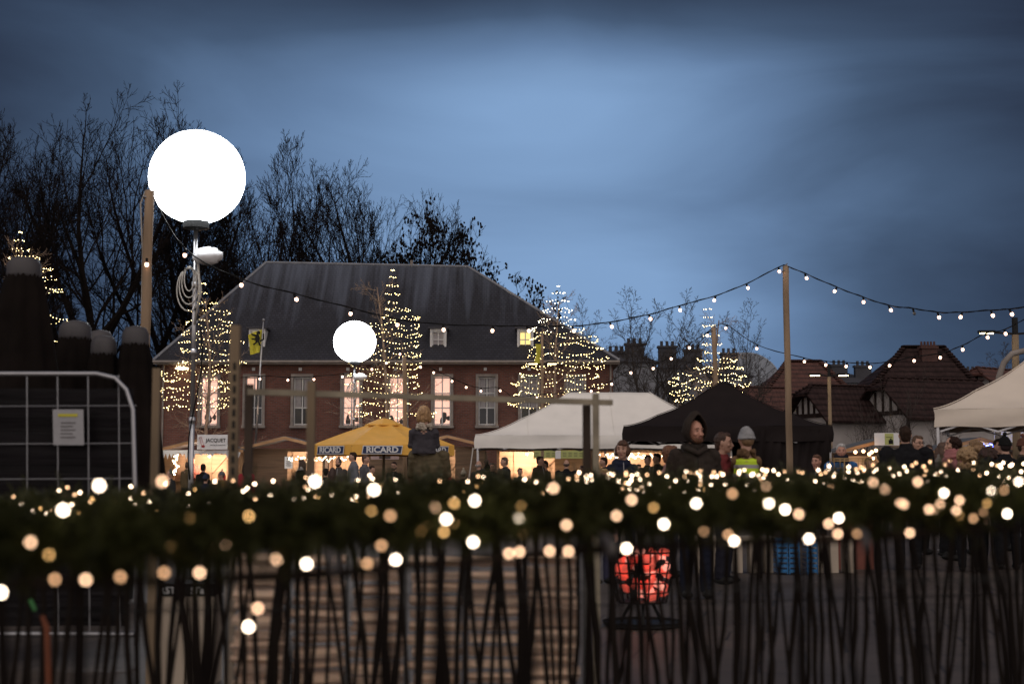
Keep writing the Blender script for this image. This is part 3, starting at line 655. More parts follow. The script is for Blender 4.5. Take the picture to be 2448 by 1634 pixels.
# ================================================================ MARKET
def balloon(px, py, rpx, D, label, base_py):
    c = P(px, py, D); r = rpx/F0*D
    t = thing('balloon_light', label, 'balloon light', (c.x, D, 0), 0, 'glowing balloon lights on poles')
    e = MB(); vs = []; n, mm_ = 48, 24
    for i in range(mm_+1):
        a = pi*i/mm_
        for j in range(n):
            b = 2*pi*j/n; q = r*(1 + .008*cos(b*8)*sin(a))
            vs.append(c + Vector((q*sin(a)*cos(b), q*sin(a)*sin(b), q*cos(a)*(1 - (.03 if cos(a) < 0 else 0)*abs(cos(a))))))
    e.add(vs, [((i+1)*n + j, (i+1)*n + (j+1) % n, i*n + (j+1) % n, i*n + j) for i in range(mm_) for j in range(n)])
    e.build('envelope', M['balloon'], t, smooth=True)
    zb = c.z - r
    d = MB(); d.tube([(c.x, D, zb - .09), (c.x, D, zb - .06), (c.x, D, zb + .10), (c.x, D, zb + .13)], [r*.1, r*.27, r*.27, r*.2], 24); d.build('base_plate', M['blackm'], t)
    p_ = MB(); p_.tube([(c.x, D, .1), (c.x, D, 2.2)], .045, 12); p_.tube([(c.x, D, 2.15), (c.x, D, zb - .08)], .036, 12)
    for z in (2.1, 3.2, 4.3): p_.tube([(c.x, D, z), (c.x, D, z + .1)], .055, 12)
    po = p_.build('pole', M['alu'], t, smooth=True)
    for k in range(3):
        f = MB(); a = k*2.09 + .4; f.tube([(c.x, D, .75), (c.x + cos(a)*.8, D + sin(a)*.8, .03)], .02, 6); f.build('leg', M['alu'], t)
    # loose cord coil, cable and a bundled cover tied under the head
    cb = MB(); z0 = zb - .55
    for k in range(4):
        pts = [(c.x - .02 + (.10 + .05*k)*cos(a)*(1 if k % 2 else -1)*.8 - .06, D - .06, z0 - .35 - .06*k + (.2 + .05*k)*sin(a)) for a in [i*2*pi/20 for i in range(21)]]
        cb.tube(pts, .011, 6, False)
    cb.tube([(c.x + .05, D - .05, z0), (c.x + .1, D - .06, z0 - .6), (c.x + .02, D - .06, z0 - 1.1)], .02, 6)
    cb.build('cord_coil', M['rope'], t, smooth=True)
    s_ = MB(); bc = Vector((c.x + .22, D - .08, z0 + .02))
    rr = random.Random(3); vs = []
    for i in range(9):
        for j in range(12):
            a, b = pi*i/8, 2*pi*j/12; q = 1 + rr.uniform(-.16, .16)
            vs.append(bc + Vector((.24*sin(a)*cos(b)*q, .13*sin(a)*sin(b)*q, .14*cos(a)*q)))
    s_.add(vs, [((i+1)*12 + j, (i+1)*12 + (j+1) % 12, i*12 + (j+1) % 12, i*12 + j) for i in range(8) for j in range(12)])
    s_.build('bundled_cover', M['signw'], t, smooth=True)
    k_ = MB(); k_.tube([(c.x + .02, D - .06, z0 - .8)] + [(c.x + .06 + .1*sin(i*.7), D - .07, z0 - .8 - i*.35) for i in range(1, 9)], .012, 5); k_.build('cable', M['blackp'], t, smooth=True)
    return t
balloon(471, 425, 115, 23, 'large glowing white balloon lamp on an aluminium pole', 0)
balloon(848, 817, 50.5, 52, 'smaller glowing white balloon lamp before the slate roof', 0)
# ---------------------------------------------------------------- timber poles
def pole(px_b, px_t, py_t, D, r, label):
    b = G(px_b, D); tp = P(px_t, py_t, D)
    t = MB(); n = 10; pts = [b.lerp(tp, i/n) + Vector((R.gauss(0,.006), R.gauss(0,.006), 0)) for i in range(n+1)]
    t.tube(pts, [r*(1.06 - .1*i/n) for i in range(n+1)], 14); o = thing('timber_pole', label, 'pole', b, 0, 'timber poles carrying the festoon lights')
    t.build('shaft', M['pole'], o, smooth=True)
    h = MB(); h.tube([tp + Vector((0,0,-.06)), tp + Vector((0,0,.03)), tp + Vector((.05,0,.07)), tp + Vector((0.02,0,.02))], .012, 6); h.tube([tp + Vector((r,0,-.12)), tp + Vector((-r*1.1,-r,-.1)), tp + Vector((-r,0,-.12))], .014, 6)
    h.build('hook', M['steel'], o); return tp
tpA = pole(338, 358, 456, 21, .073, 'round timber pole beside the large glowing balloon')
tpB = pole(1889, 1878, 636, 29, .066, 'tall timber pole standing free between the black tent and the tiled houses')
tpC = pole(1722, 1706, 782, 41, .068, 'timber pole rising through the front of the black tent')
tpD = pole(970, 967, 852, 50, .075, 'timber pole behind the child on shoulders')
tpE = pole(1297, 1296, 800, 52, .05, 'thin pole with lamp and yellow pennant in front of the lit corner tree')
# ---------------------------------------------------------------- festoon strings
bm_ = MB(); bm_.ell((0,0,-.045), (.030,.030,.036), 12, 8); BULB = proto_mesh(bm_, 'bulb', M['bulb'], True); bm_ = MB(); bm_.ell((0,0,-.045), (.030,.030,.036), 12, 8); BULB0 = proto_mesh(bm_, 'bulb', M['bulboff'], True)
sm_ = MB(); sm_.tube([(0,0,-.02), (0,0,.05)], .02, 8); SOCK = proto_mesh(sm_, 'socket', M['blackp'])
def festoon(label, ends, bulbs, off=(), scale=1.0):
    """ends: (px,py,D) at both ends; bulbs: (px,py) of the glass"""
    allp = [ends[0]] + [(x, y - 7, None) for x, y in bulbs] + [ends[1]]
    x0, x1, D0, D1 = ends[0][0], ends[1][0], ends[0][2], ends[1][2]
    pts = []
    for x, y, D in allp:
        D = D0 + (D1 - D0)*((x - x0)/(x1 - x0)) if D is None else D
        pts.append(P(x, y, D))
    t = thing('festoon_light_string', label, 'light string', pts[0], 0, 'festoon light strings between poles')
    sp = []
    for i in range(len(pts) - 1):
        p0, p1, p2, p3 = pts[max(i-1,0)], pts[i], pts[i+1], pts[min(i+2, len(pts)-1)]
        for k in range(5):
            u = k/5; sp.append(.5*((2*p1) + (p2-p0)*u + (2*p0-5*p1+4*p2-p3)*u*u + (3*p1-p0-3*p2+p3)*u**3))
    sp.append(pts[-1]); w_ = MB(); 
    tw = [q + Vector((0, .012*sin(i*1.3), .012*cos(i*1.3))) for i, q in enumerate(sp)]
    w_.tube(sp, .010, 5); w_.tube(tw, .008, 5); w_.build('cable', M['blackp'], t, smooth=True)
    for i, q in enumerate(pts[1:-1]):
        rot = (R.uniform(-.3,.3), R.uniform(-.5,.5), 0); o = link('bulb', BULB0 if i in off else BULB, t, q - pts[0] + Vector((0,0,-.05)), rot, (scale,)*3); link('socket', SOCK, o)
    return t
S1 = [(443,602),(578,674),(706,709),(840,743),(952,770),(1060,782),(1178,785),(1262,786),(1370,786),(1460,776),(1553,758),(1625,737),(1709,714),(1786,684),(1862,645)]
def fest(label, a, b, bulbs, off=(), scale=1.0): festoon(label, (a, b), bulbs, off, scale)
fest('long festoon string crossing slate roof and sky to the tall free pole', (362,462,21), (1878,634,29), S1)
fest('festoon string sagging in the sky from the tall free pole to the right edge', (1878,634,29), (2520,722,23), [(1926,661),(1998,692),(2064,717),(2127,737),(2184,744),(2243,753),(2298,753),(2371,748),(2416,745)], (4,))
fest('festoon string sagging in front of the tiled house roofs', (1706,782,41), (2500,735,30), [(1737,783),(1810,831),(1922,862),(1975,870),(2024,873),(2078,875),(2129,871),(2187,859),(2249,851),(2301,832),(2358,803),(2402,794)], (), 1.15)
fest('festoon string dropping from the pole at the black tent towards the white tent', (1706,782,41), (1225,952,52), [(1692,800),(1648,829),(1607,856),(1561,879),(1507,890),(1461,917),(1415,934),(1350,945),(1285,950)], (), 1.3)
fest('festoon string from the middle pole left across the brick wall', (967,852,50), (560,905,50), [(957,846),(925,867),(889,882),(860,893),(820,900),(750,906),(690,908),(620,905)], (), 1.3)
fest('festoon string from the middle pole right across the brick wall', (967,852,50), (1225,950,52), [(1004,877),(1038,890),(1082,911),(1115,925),(1150,934),(1194,934)], (), 1.3)
ld = MB(); ld.tube([tpA + Vector((-.06,0,0)), tpA + Vector((-.12,-.05,-.2)), P(341, 600, 21), P(338, 780, 21), P(337, 900, 21)], .012, 5)
t = thing('hanging_light_string', 'short bulb string hanging down beside the left timber pole', 'light string', (tpA.x, 21, 0)); ld.build('cable', M['rope'], t, smooth=True)
for x, y in ((351,625),(333,917),(340,935),(331,952),(329,970)): o = link('bulb', BULB, t, P(x, y, 20.85) - Vector((tpA.x, 21, 0))); link('socket', SOCK, o)
# ---------------------------------------------------------------- flags, street lamps
def lion(mb, c, s, d):                          # small rampant beast emblem, flat on the cloth
    for pts in ([(-.1,-.3),(.12,-.28),(.18,0),(.1,.25),(-.05,.3),(-.15,.05)], [(.0,.25),(.2,.28),(.22,.45),(.05,.5),(-.08,.38)], [(-.1,.1),(-.42,.22),(-.4,.32),(-.08,.25)], [(-.12,-.02),(-.4,.0),(-.38,-.1),(-.08,-.12)],
                [(-.1,-.25),(-.32,-.42),(-.2,-.48),(.0,-.3)], [(.05,-.26),(.14,-.52),(.26,-.5),(.16,-.24)], [(.16,-.15),(.38,-.05),(.36,.3),(.46,.34),(.48,-.1),(.2,-.27)]):
        mb.add([c + Vector((a*s, d, b*s)) for a, b in pts], [list(range(len(pts)))[::-1]])
fb = G(612, 60); t = thing('flag', 'yellow flag with a black lion on a slanting pole before the left dormer', 'flag', fb)
m_ = MB(); m_.tube([G(604, 60), P(622, 880, 60), P(630, 765, 60)], [.05,.045,.03], 8); m_.ell(P(630, 764, 60), .06, 8, 6); m_.build('flag_pole', M['steel'], t, smooth=True)
m_ = MB(); a, b = P(628, 786, 60), P(620, 842, 60); n = 12; vs = []
for i in range(n+1):
    for j in range(n+1):
        u, v = i/n, j/n; p = a.lerp(b, v); wd = .62*(1 - v*.55)*u; vs.append(p + Vector((-wd - .1*v*u, .07*sin(u*7 + v*3), -u*.15*(1-v) - .1*u)))
m_.add(vs, [(i*(n+1)+j, i*(n+1)+j+1, (i+1)*(n+1)+j+1, (i+1)*(n+1)+j) for i in range(n) for j in range(n)]); fo = m_.build('cloth', M['yflag'], t, smooth=True)
m_ = MB(); lion(m_, P(615, 808, 59.8), .62, 0); m_.build('lion_emblem', M['black'], fo)
fb = G(1288, 51.6); t = thing('pennant', 'yellow pennant hanging from the thin lamp pole by the lit corner tree', 'flag', fb)
m_ = MB(); vs = []; a, b = P(1294, 822, 51.8), P(1290, 868, 51.8)
for i in range(5):
    for j in range(9): u, v = i/4, j/8; p = a.lerp(b, v); vs.append(p + Vector((-.22*u*(1 - .3*sin(v*3)), .06*sin(u*5 + v*4), 0)))
m_.add(vs, [(i*9+j, i*9+j+1, (i+1)*9+j+1, (i+1)*9+j) for i in range(4) for j in range(8)]); m_.build('cloth', M['yflag'], t, smooth=True)
def lampost(px, py, D, label, arm, lean=0, r=.06):
    b = G(px, D); tp = P(px - lean, py, D); t = thing('street_lamp', label, 'street lamp', b, 0, 'street lamps on the square')
    m_ = MB(); m_.tube([b, tp], [r*1.3, r], 10); m_.build('pole', M['postwood'], t, smooth=True)
    h = MB(); h.tube([tp + Vector((0,0,-.1)), tp + Vector((0,0,.45))], r*.9, 8)
    for s_ in (-1, 1): h.bar(tp + Vector((0,0,.02)), tp + Vector((s_*arm, 0, .08)), .07, .05); h.box(tp + Vector((s_*arm, 0, .08)), (.42, .16, .07))
    ho = h.build('lamp_head', M['blackm'], t)
    for s_ in (-1, 1): l_ = MB(); l_.box(tp + Vector((s_*arm, -.02, .035)), (.32, .12, .02)); l_.build('lamp_panel', M['lamp'], t)
lampost(1987, 900, 50, 'double armed street lamp in front of the red pantile roof', .5, 5)
lampost(2429, 800, 37, 'double armed street lamp at the right edge above the beige tent', .75, 2, .09)
lampost(1297, 872, 52.2, 'double armed street lamp in front of the lit corner tree', .35, 0, .04)
a = P(2383, 1000, 33); t = MB(); t.tube([G(2385, 33)] + [P(x, y, 33) for x, y in ((2384,940),(2388,900),(2400,866),(2420,845),(2450,838),(2490,850))], .07, 10)
ap = thing('curved_pipe', 'curved grey lamp arm rising behind the beige tent', 'lamp arm', G(2385, 33)); t.build('arm', M['concrete'], ap, smooth=True)
# ---------------------------------------------------------------- pop-up tents
def tent(label, c, a, b, rz, ze, H, rl, fab, val=.30, sag=1.35, wall=None, legs=True, name='market_tent'):
    """a,b half sizes; ridge half length rl along local x"""
    t = thing(name, label, 'tent', c, rz, 'pop up market tents')
    m_ = MB(); nx, ny = 48, 40; vs = []
    for i in range(nx+1):
        for j in range(ny+1):
            x, y = -a + 2*a*i/nx, -b + 2*b*j/ny
            q = max(abs(y)/b, max(0, (abs(x) - rl))/(a - rl)); q = min(1, q)
            z = ze + H*((1 - q)**sag) - .05*sin(pi*q)*abs(sin(3*pi*x/(2*a)))
            vs.append(Vector((x, y, z + .012*noise.noise(Vector((x*1.7 + c[0], y*1.7, 0))))))
    fs = []
    for i in range(nx):
        for j in range(ny):
            A = i*(ny+1) + j; B, C, D = A + ny+1, A + ny+2, A + 1
            if (i < nx/2) == (j < ny/2): fs += [(A, B, C), (A, C, D)] if False else [(A, B, C), (A, C, D)]
            else: fs += [(A, B, D), (B, C, D)]
    m_.add(vs, fs); m_.build('canopy', fab, t, smooth=False, local=True).data.polygons.foreach_set('use_smooth', [True]*len(fs))
    sm = MB()
    def top_z(x, y): q = min(1, max(abs(y)/b, max(0, (abs(x) - rl))/(a - rl))); return ze + H*((1 - q)**sag) - .05*sin(pi*q)*abs(sin(3*pi*x/(2*a))) + .016
    for sx_ in (-1, 1):
        for sy_ in (-1, 1): sm.tube([(sx_*(rl + (a - rl)*f), sy_*b*f, top_z(sx_*(rl + (a - rl)*f), sy_*b*f)) for f in [i/24 for i in range(25)]], .008, 4)
    if rl > .3:
        for xx in (-rl*.0, -a*.62, a*.62):
            sm.tube([(xx, -b*(1 - f), top_z(xx, -b*(1 - f))) for f in [i/20 for i in range(int(20*(1 if abs(xx) < rl else 1 - (abs(xx) - rl)/(a - rl))) + 1)]], .006, 4)
    sm.build('seam', fab, t, local=True)
    v = MB(); n = 120; per = []
    def pt(u):
        L_ = 4*(a + b); d = u*L_
        if d < 2*a: return (-a + d, -b)
        d -= 2*a
        if d < 2*b: return (a, -b + d)
        d -= 2*b
        if d < 2*a: return (a - d, b)
        return (-a, b - (d - 2*a))
    rows = 4; vs = []; rr = random.Random(int(abs(c[0])*10)); ph = rr.random()*6
    for k in range(n+1):
        x, y = pt((k/n) % 1.0)
        for r_ in range(rows+1):
            f = r_/rows; o = .018*sin(k*.9 + ph)*f + .03*sin(k*.31 + ph + f*2)*sin(pi*f)
            L_ = sqrt(x*x + y*y); vs.append(Vector((x + x/L_*(o + .012*f), y + y/L_*(o + .012*f), ze - val*f + .012*sin(k*.6)*f)))
    v.add(vs, [(k*(rows+1)+r_, k*(rows+1)+r_+1, (k+1)*(rows+1)+r_+1, (k+1)*(rows+1)+r_) for k in range(n) for r_ in range(rows)])
    v.build('valance', fab, t, smooth=True, local=True)
    e = .06
    lx = [-a + e, a - e] + ([0] if a > 2.6 else [])
    for x in lx:
        for s_ in (-1, 1):
            if x == 0 and s_ == 1: pass
            l_ = MB(); l_.box((x, s_*(b - e), (ze - .02)/2 + .01), (.045, .045, ze - .04)); l_.box((x, s_*(b - e), .02), (.12, .12, .02)); l_.build('leg', M['alu'], t, local=True)
    s = MB()
    for s_ in (-1, 1):
        k = max(2, int(a/.75)*2)
        for i in range(k):
            x0, x1 = -a + e + i*(2*a - 2*e)/k, -a + e + (i+1)*(2*a - 2*e)/k
            s.bar((x0, s_*(b-e), ze - .08), (x1, s_*(b-e), ze - .38), .02, .03); s.bar((x0, s_*(b-e-.03), ze - .38), (x1, s_*(b-e-.03), ze - .08), .02, .03)
    for s_ in (-1, 1):
        for i in range(2):
            y0, y1 = -b + e + i*(b - e), -b + e + (i+1)*(b - e)
            s.bar((s_*(a-e), y0, ze - .08), (s_*(a-e), y1, ze - .38), .02, .03); s.bar((s_*(a-e-.03), y0, ze - .38), (s_*(a-e-.03), y1, ze - .08), .02, .03)
    s.tube([(0,0,ze - .1), (0,0,ze + H - .03)], .025, 8); s.build('scissor_frame', M['alu'], t, local=True)
    if wall:
        for (x0, y0, x1, y1) in wall:
            w_ = MB(); n = 60; vs = []
            for i in range(n+1):
                for j in range(15):
                    u, v_ = i/n, j/14; p = Vector((x0 + (x1-x0)*u, y0 + (y1-y0)*u, 0)); nrm = Vector((y1-y0, x0-x1, 0)).normalized()
                    d = .05*sin(u*34 + v_*5)*(.3 + v_)*(.5+.5*sin(u*7)) + .05*sin(u*9 - v_*7) + .03*sin(u*60 + v_*9)
                    vs.append(p + nrm*d + Vector((0, 0, (ze - .1)*(1 - v_) + .02)))
            w_.add(vs, [(i*15+j, i*15+j+1, (i+1)*15+j+1, (i+1)*15+j) for i in range(n) for j in range(14)]); w_.build('side_wall', fab, t, smooth=True, local=True)
    return t
tent('white pop up tent with long ridge left of the black tent', G(1458, 41), 3.85, 1.7, radians(1), bz(1040, 39.4), 1.28, 1.15, M['whitef'], .36, 1.35)
tent('black pop up tent with closed side walls behind the hooded man', G(1731, 34.5), 2.40, 1.55, radians(-5), bz(1018, 33), 1.12, .05, M['blackf'], .36, 1.3, wall=[(.35, -1.5, 2.36, -1.5), (2.36, -1.5, 2.36, 1.5), (2.36, 1.5, .3, 1.5)])
tent('beige pop up tent cut off by the right edge', Vector((9.52, 24.83, 0)), 1.98, 1.6, radians(-20), bz(978, 24), 1.2, .1, M['beigef'], .30, 1.25)
rp = MB(); a, b = P(1131, 1070, 38.7), P(1112, 1165, 38.2); rp.tube([a, b + Vector((0,0,-.5))], .018, 6); 
t = thing('guy_strap', 'pale strap slanting beside the left leg of the white tent', 'strap', b); rp.build('webbing', M['rope'], t)
# dark parasol sliver at right edge
# ---------------------------------------------------------------- amber parasol
def amber():
    c = G(917, 46.5); t = thing('amber_parasol', 'amber market parasol with navy brand panels on its valance', 'parasol', c)
    N8 = 8; zt_, ze = bz(1003, 46.5), bz(1062, 44.6); Rr = 2.46; v = []; a0 = pi/8 + radians(4)
    cor = [Vector((c.x + cos(a0 + k*pi/4)*Rr*1.0, c.y + sin(a0 + k*pi/4)*Rr, ze)) for k in range(8)]
    top = Vector((c.x, c.y, zt_)); m_ = MB(); st = 8
    for k in range(8):
        A, B = cor[k], cor[(k+1) % 8]; vs = []
        for i in range(st+1):
            f = .06 + .94*i/st
            for j in range(st+1):
                g_ = j/st; p = top.lerp(A.lerp(B, g_), f); p.z -= .06*sin(pi*f)*sin(pi*g_) - .03*sin(pi*f); vs.append(p)
        m_.add(vs, [(i*(st+1)+j, (i+1)*(st+1)+j, (i+1)*(st+1)+j+1, i*(st+1)+j+1) for i in range(st) for j in range(st)])
    co = m_.build('canopy', M['yellowf'], t, smooth=True)
    m_ = MB(); m_.tube([top + Vector((0,0,-.19)), top + Vector((0,0,-.15)), top + Vector((0,0,.0)), top + Vector((0,0,.05))], [.62, .61, .25, .06], 8); m_.build('vent_cap', M['yellowf'], co)
    m_ = MB()
    for k in range(8):
        A, B = cor[k], cor[(k+1) % 8]; n = 10; vs = []
        for i in range(n+1):
            p = A.lerp(B, i/n); s_ = .34 - .03*sin(pi*i/n); vs += [p, p + Vector((0, 0, -s_))]
        m_.add(vs, [(2*i, 2*i+1, 2*i+3, 2*i+2) for i in range(n)])
    vo = m_.build('valance', M['yellowf'], t)
    p_ = MB(); p_.tube([(c.x, c.y, .02), (c.x, c.y, zt_ + .1)], .045, 10)
    for k in range(8): p_.tube([top + Vector((0,0,-.2)), cor[k] + Vector((0,0,-.05))], .015, 5)
    p_.build('pole', M['postwood'], t)
    for k in (4, 5, 6):
        A, B = cor[k], cor[(k+1) % 8]; mid = (A + B)/2; d = (B - A); ang = math.atan2(d.y, d.x); nr = Vector((d.y, -d.x, 0)).normalized()
        if nr.dot(mid - c) < 0: nr = -nr
        for q, mt, s_ in ((0, M['white'], 1.0), (.012, M['navy'], .93)):
            m_ = MB(); wd, hg, sk_ = 1.28*s_ if s_ == 1 else 1.22, .27 if s_ == 1 else .215, .04
            z = ze - .17; ctr = mid + nr*(.03 + q)
            ux = d.normalized(); pr = [(-wd/2, -hg/2), (wd/2 - sk_, -hg/2), (wd/2, hg/2), (-wd/2 + sk_, hg/2)]
            vs = [Vector((ctr.x, ctr.y, z)) + ux*a_ + Vector((0,0,b_)) + nr*o for o in (0, .01) for a_, b_ in pr]
            m_.add(vs, [(0,1,2,3), (7,6,5,4), (0,4,5,1), (1,5,6,2), (2,6,7,3), (3,7,4,0)]); po = m_.build('brand_panel', mt, vo)
        o = text('lettering', 'RICARD', .25, M['white'], po, tuple(Vector((ctr.x, ctr.y, z - .005)) + nr*.016 - wl(po)), (pi/2, 0, ang if nr.y < 0 else ang + pi), .009, 1.12, .003)
amber()
# ---------------------------------------------------------------- folded parasols (dark, left)
def folded(px, py, D, wcap, label, wbase):
    b = G(px, D); zt_ = P(px, py, D).z; t = thing('folded_parasol', label, 'parasol', b, 0, 'dark folded parasols behind the site fence'); rr = random.Random(int(px))
    m_ = MB(); n = 44; vs = []; rows = 16; H_ = zt_*.93
    for i in range(rows+1):
        f = i/rows; z = zt_ - .12 - f*(H_ - .5)
        rad = wcap*(.5 + .0*f) + (wbase - wcap*.5)*(f**.8)
        for j in range(n):
            a = 2*pi*j/n; q = rad*(1 + .20*f**.5*sin(a*8 + sin(f*3)) + .05*sin(a*19)); vs.append(Vector((b.x + cos(a)*q, b.y + sin(a)*q, z + .05*sin(a*8)*(f > .9))))
    m_.add(vs, [(i*n+j, i*n+(j+1) % n, (i+1)*n+(j+1) % n, (i+1)*n+j)[::-1] for i in range(rows) for j in range(n)]); m_.build('canopy', M['parasol'], t, smooth=True)
    c_ = MB(); r_ = wcap*.56; c_.tube([(b.x, b.y, zt_ - .2), (b.x, b.y, zt_ - .16), (b.x, b.y, zt_ - .06), (b.x, b.y, zt_), (b.x, b.y, zt_ + .02)], [r_*.96, r_, r_*.98, r_*.75, r_*.2], 24); c_.build('cap', M['cap'], t, smooth=True)
    p_ = MB(); p_.tube([(b.x, b.y, 0), (b.x, b.y, 1.0)], .04, 8); p_.build('pole', M['blackm'], t)
folded(42, 618, 14, .30, 'largest dark folded parasol at the left edge', .52)
folded(170, 770, 15.5, .31, 'dark folded parasol next to the largest one', .42)
folded(232, 792, 18, .27, 'dark folded parasol in the middle of the low three', .36)
folded(240, 806, 15, .24, 'shortest dark folded parasol standing in front of its twin', .32)
folded(316, 783, 15, .25, 'dark folded parasol next to the left timber pole', .36)
folded(-60, 700, 15, .3, 'dark folded parasol cut off by the left edge', .5)
# dark hoarding behind fence
# ---------------------------------------------------------------- site fence
FD = 9.9
t = thing('site_fence_panel', 'galvanised mesh site fence panel with rounded corner, screen cloth and notice', 'fence panel', G(170, FD))
m_ = MB(); zt_ = bz(893, FD); xl_, xr_ = P(-900, 900, FD).x, P(332, 1000, FD).x; xt = P(306, 900, FD).x
pts = [(xl_, FD, .15), (xl_, FD, zt_)] + [(xt - .0, FD, zt_)]
pts = [Vector((xl_, FD, .12)), Vector((xl_, FD, zt_ - .15)), Vector((xl_ + .15, FD, zt_)), Vector((xt - .22, FD, zt_)), Vector((xt - .09, FD, zt_ - .03)), Vector((xt - .01, FD, zt_ - .11)), Vector((xt + .04, FD, zt_ - .25)), Vector((xr_, FD, .9)), Vector((xr_ + .02, FD, .12))]
m_.tube(pts, .017, 10); m_.tube([(xl_, FD, .2), (xr_, FD, .2)], .02, 8); m_.build('frame', M['steel'], t, smooth=True)
w_ = MB()
for k in range(40):
    x = xr_ - .13 - k*.213
    if x > xl_: w_.tube([(x - .02*(zt_ > 0), FD, zt_ - .01), (x + .04, FD, .2)], .0042, 4)
for y in (976, 1066, 1150, 1240, 1330): w_.tube([(xl_, FD, bz(y, FD)), (xr_ - .02, FD, bz(y, FD) + .02)], .0042, 4)
w_.build('wire_mesh', M['steel'], t)
sc_m = mat('shiny dark screen', (.008,.0065,.008), .5, .5, 6, 1.0, 5, stretch=(.12, 1, 3))
w_ = MB(); n = 60; vs = []
for i in range(n+1):
    for j in range(21): u, v_ = i/n, j/20; vs.append(Vector((xl_ + (xr_ - .05 - xl_)*u, FD + .06 + .016*noise.noise(Vector((u*6, j*.9, 1))) + .02*sin(u*30), .25 + (zt_ - .35)*v_)))
w_.add(vs, [(i*21+j, (i+1)*21+j, (i+1)*21+j+1, i*21+j+1) for i in range(n) for j in range(20)]); w_.build('screen_cloth', sc_m, t, smooth=True)
pp = MB(); a, b = P(126, 978, FD - .03), P(201, 1063, FD - .03); pp.add([Vector((a.x, FD - .03, a.z)), Vector((a.x + .012, FD - .03, b.z)), Vector((b.x, FD - .03, b.z)), Vector((b.x - .012, FD - .03, a.z))], [(0,1,2,3)]); 
po = pp.build('notice', mat('grey notice sheet', (.36,.36,.38), .6, .08, 20), t)
pp = MB(); yy = FD - .034; pp.quad((a.x + .04, yy, a.z - .03), (a.x + .04, yy, a.z - .05), (b.x - .05, yy, a.z - .05), (b.x - .05, yy, a.z - .03)); pp.build('notice_heading', M['yflag'], po)
pp = MB()
for k in range(5): zz = a.z - .09 - k*.025; pp.quad((a.x + .06, yy, zz), (a.x + .06, yy, zz - .006), (b.x - .06 - .02*(k % 2), yy, zz - .006), (b.x - .06 - .02*(k % 2), yy, zz))
pp.build('notice_text', M['darkframe'], po)
# ---------------------------------------------------------------- tree guard frame
def bpost(label, x0, y0, D, wd, holes=False, mm_='postwood', xb=None):
    t = thing('square_post', label, 'post', G(x0, D), 0, 'square posts of the tree guard'); m_ = MB(); tp = P(x0, y0, D); m_.box((G(x0, D).x, D, tp.z/2), (wd, wd, tp.z)); m_.build('shaft', M[mm_], t)
    if holes:
        for k in range(12): h = MB(); h.box((G(x0, D).x + .004, D - wd/2 - .002, tp.z - .22 - k*.062), (.014, .006, .038)); h.build('slot', M['blackm'], t)
bpost('tall slotted square post left of the dark post', 557, 778, 7.6, .05, True)
bpost('dark mossy post carrying the left end of the mossy rail', 593, 918, 8.2, .045, False, 'darkwood')
bpost('pale square post under the mossy rail, left of the amber parasol', 742, 912, 8.0, .045)
bpost('greyish square post beside the left timber pole', 370, 880, 8.8, .045)
bpost('dark post of the pair at the right end of the mossy rail', 1403, 968, 8.9, .05, False, 'darkwood')
bpost('mossy post of the pair at the right end of the mossy rail', 1425, 940, 8.8, .04, False, 'mosswood')
m_ = MB(); m_.bar(P(592, 936, 8.05), P(1462, 962, 8.85), .04, .034); t = thing('guard_rail', 'long mossy rail lying across the posts before the brick building', 'rail', G(1030, 8.4)); m_.build('board', M['mosswood'], t)
m_ = MB(); m_.bar(P(1385, 1040, 8.95), P(1440, 1043, 8.95), .03, .03)
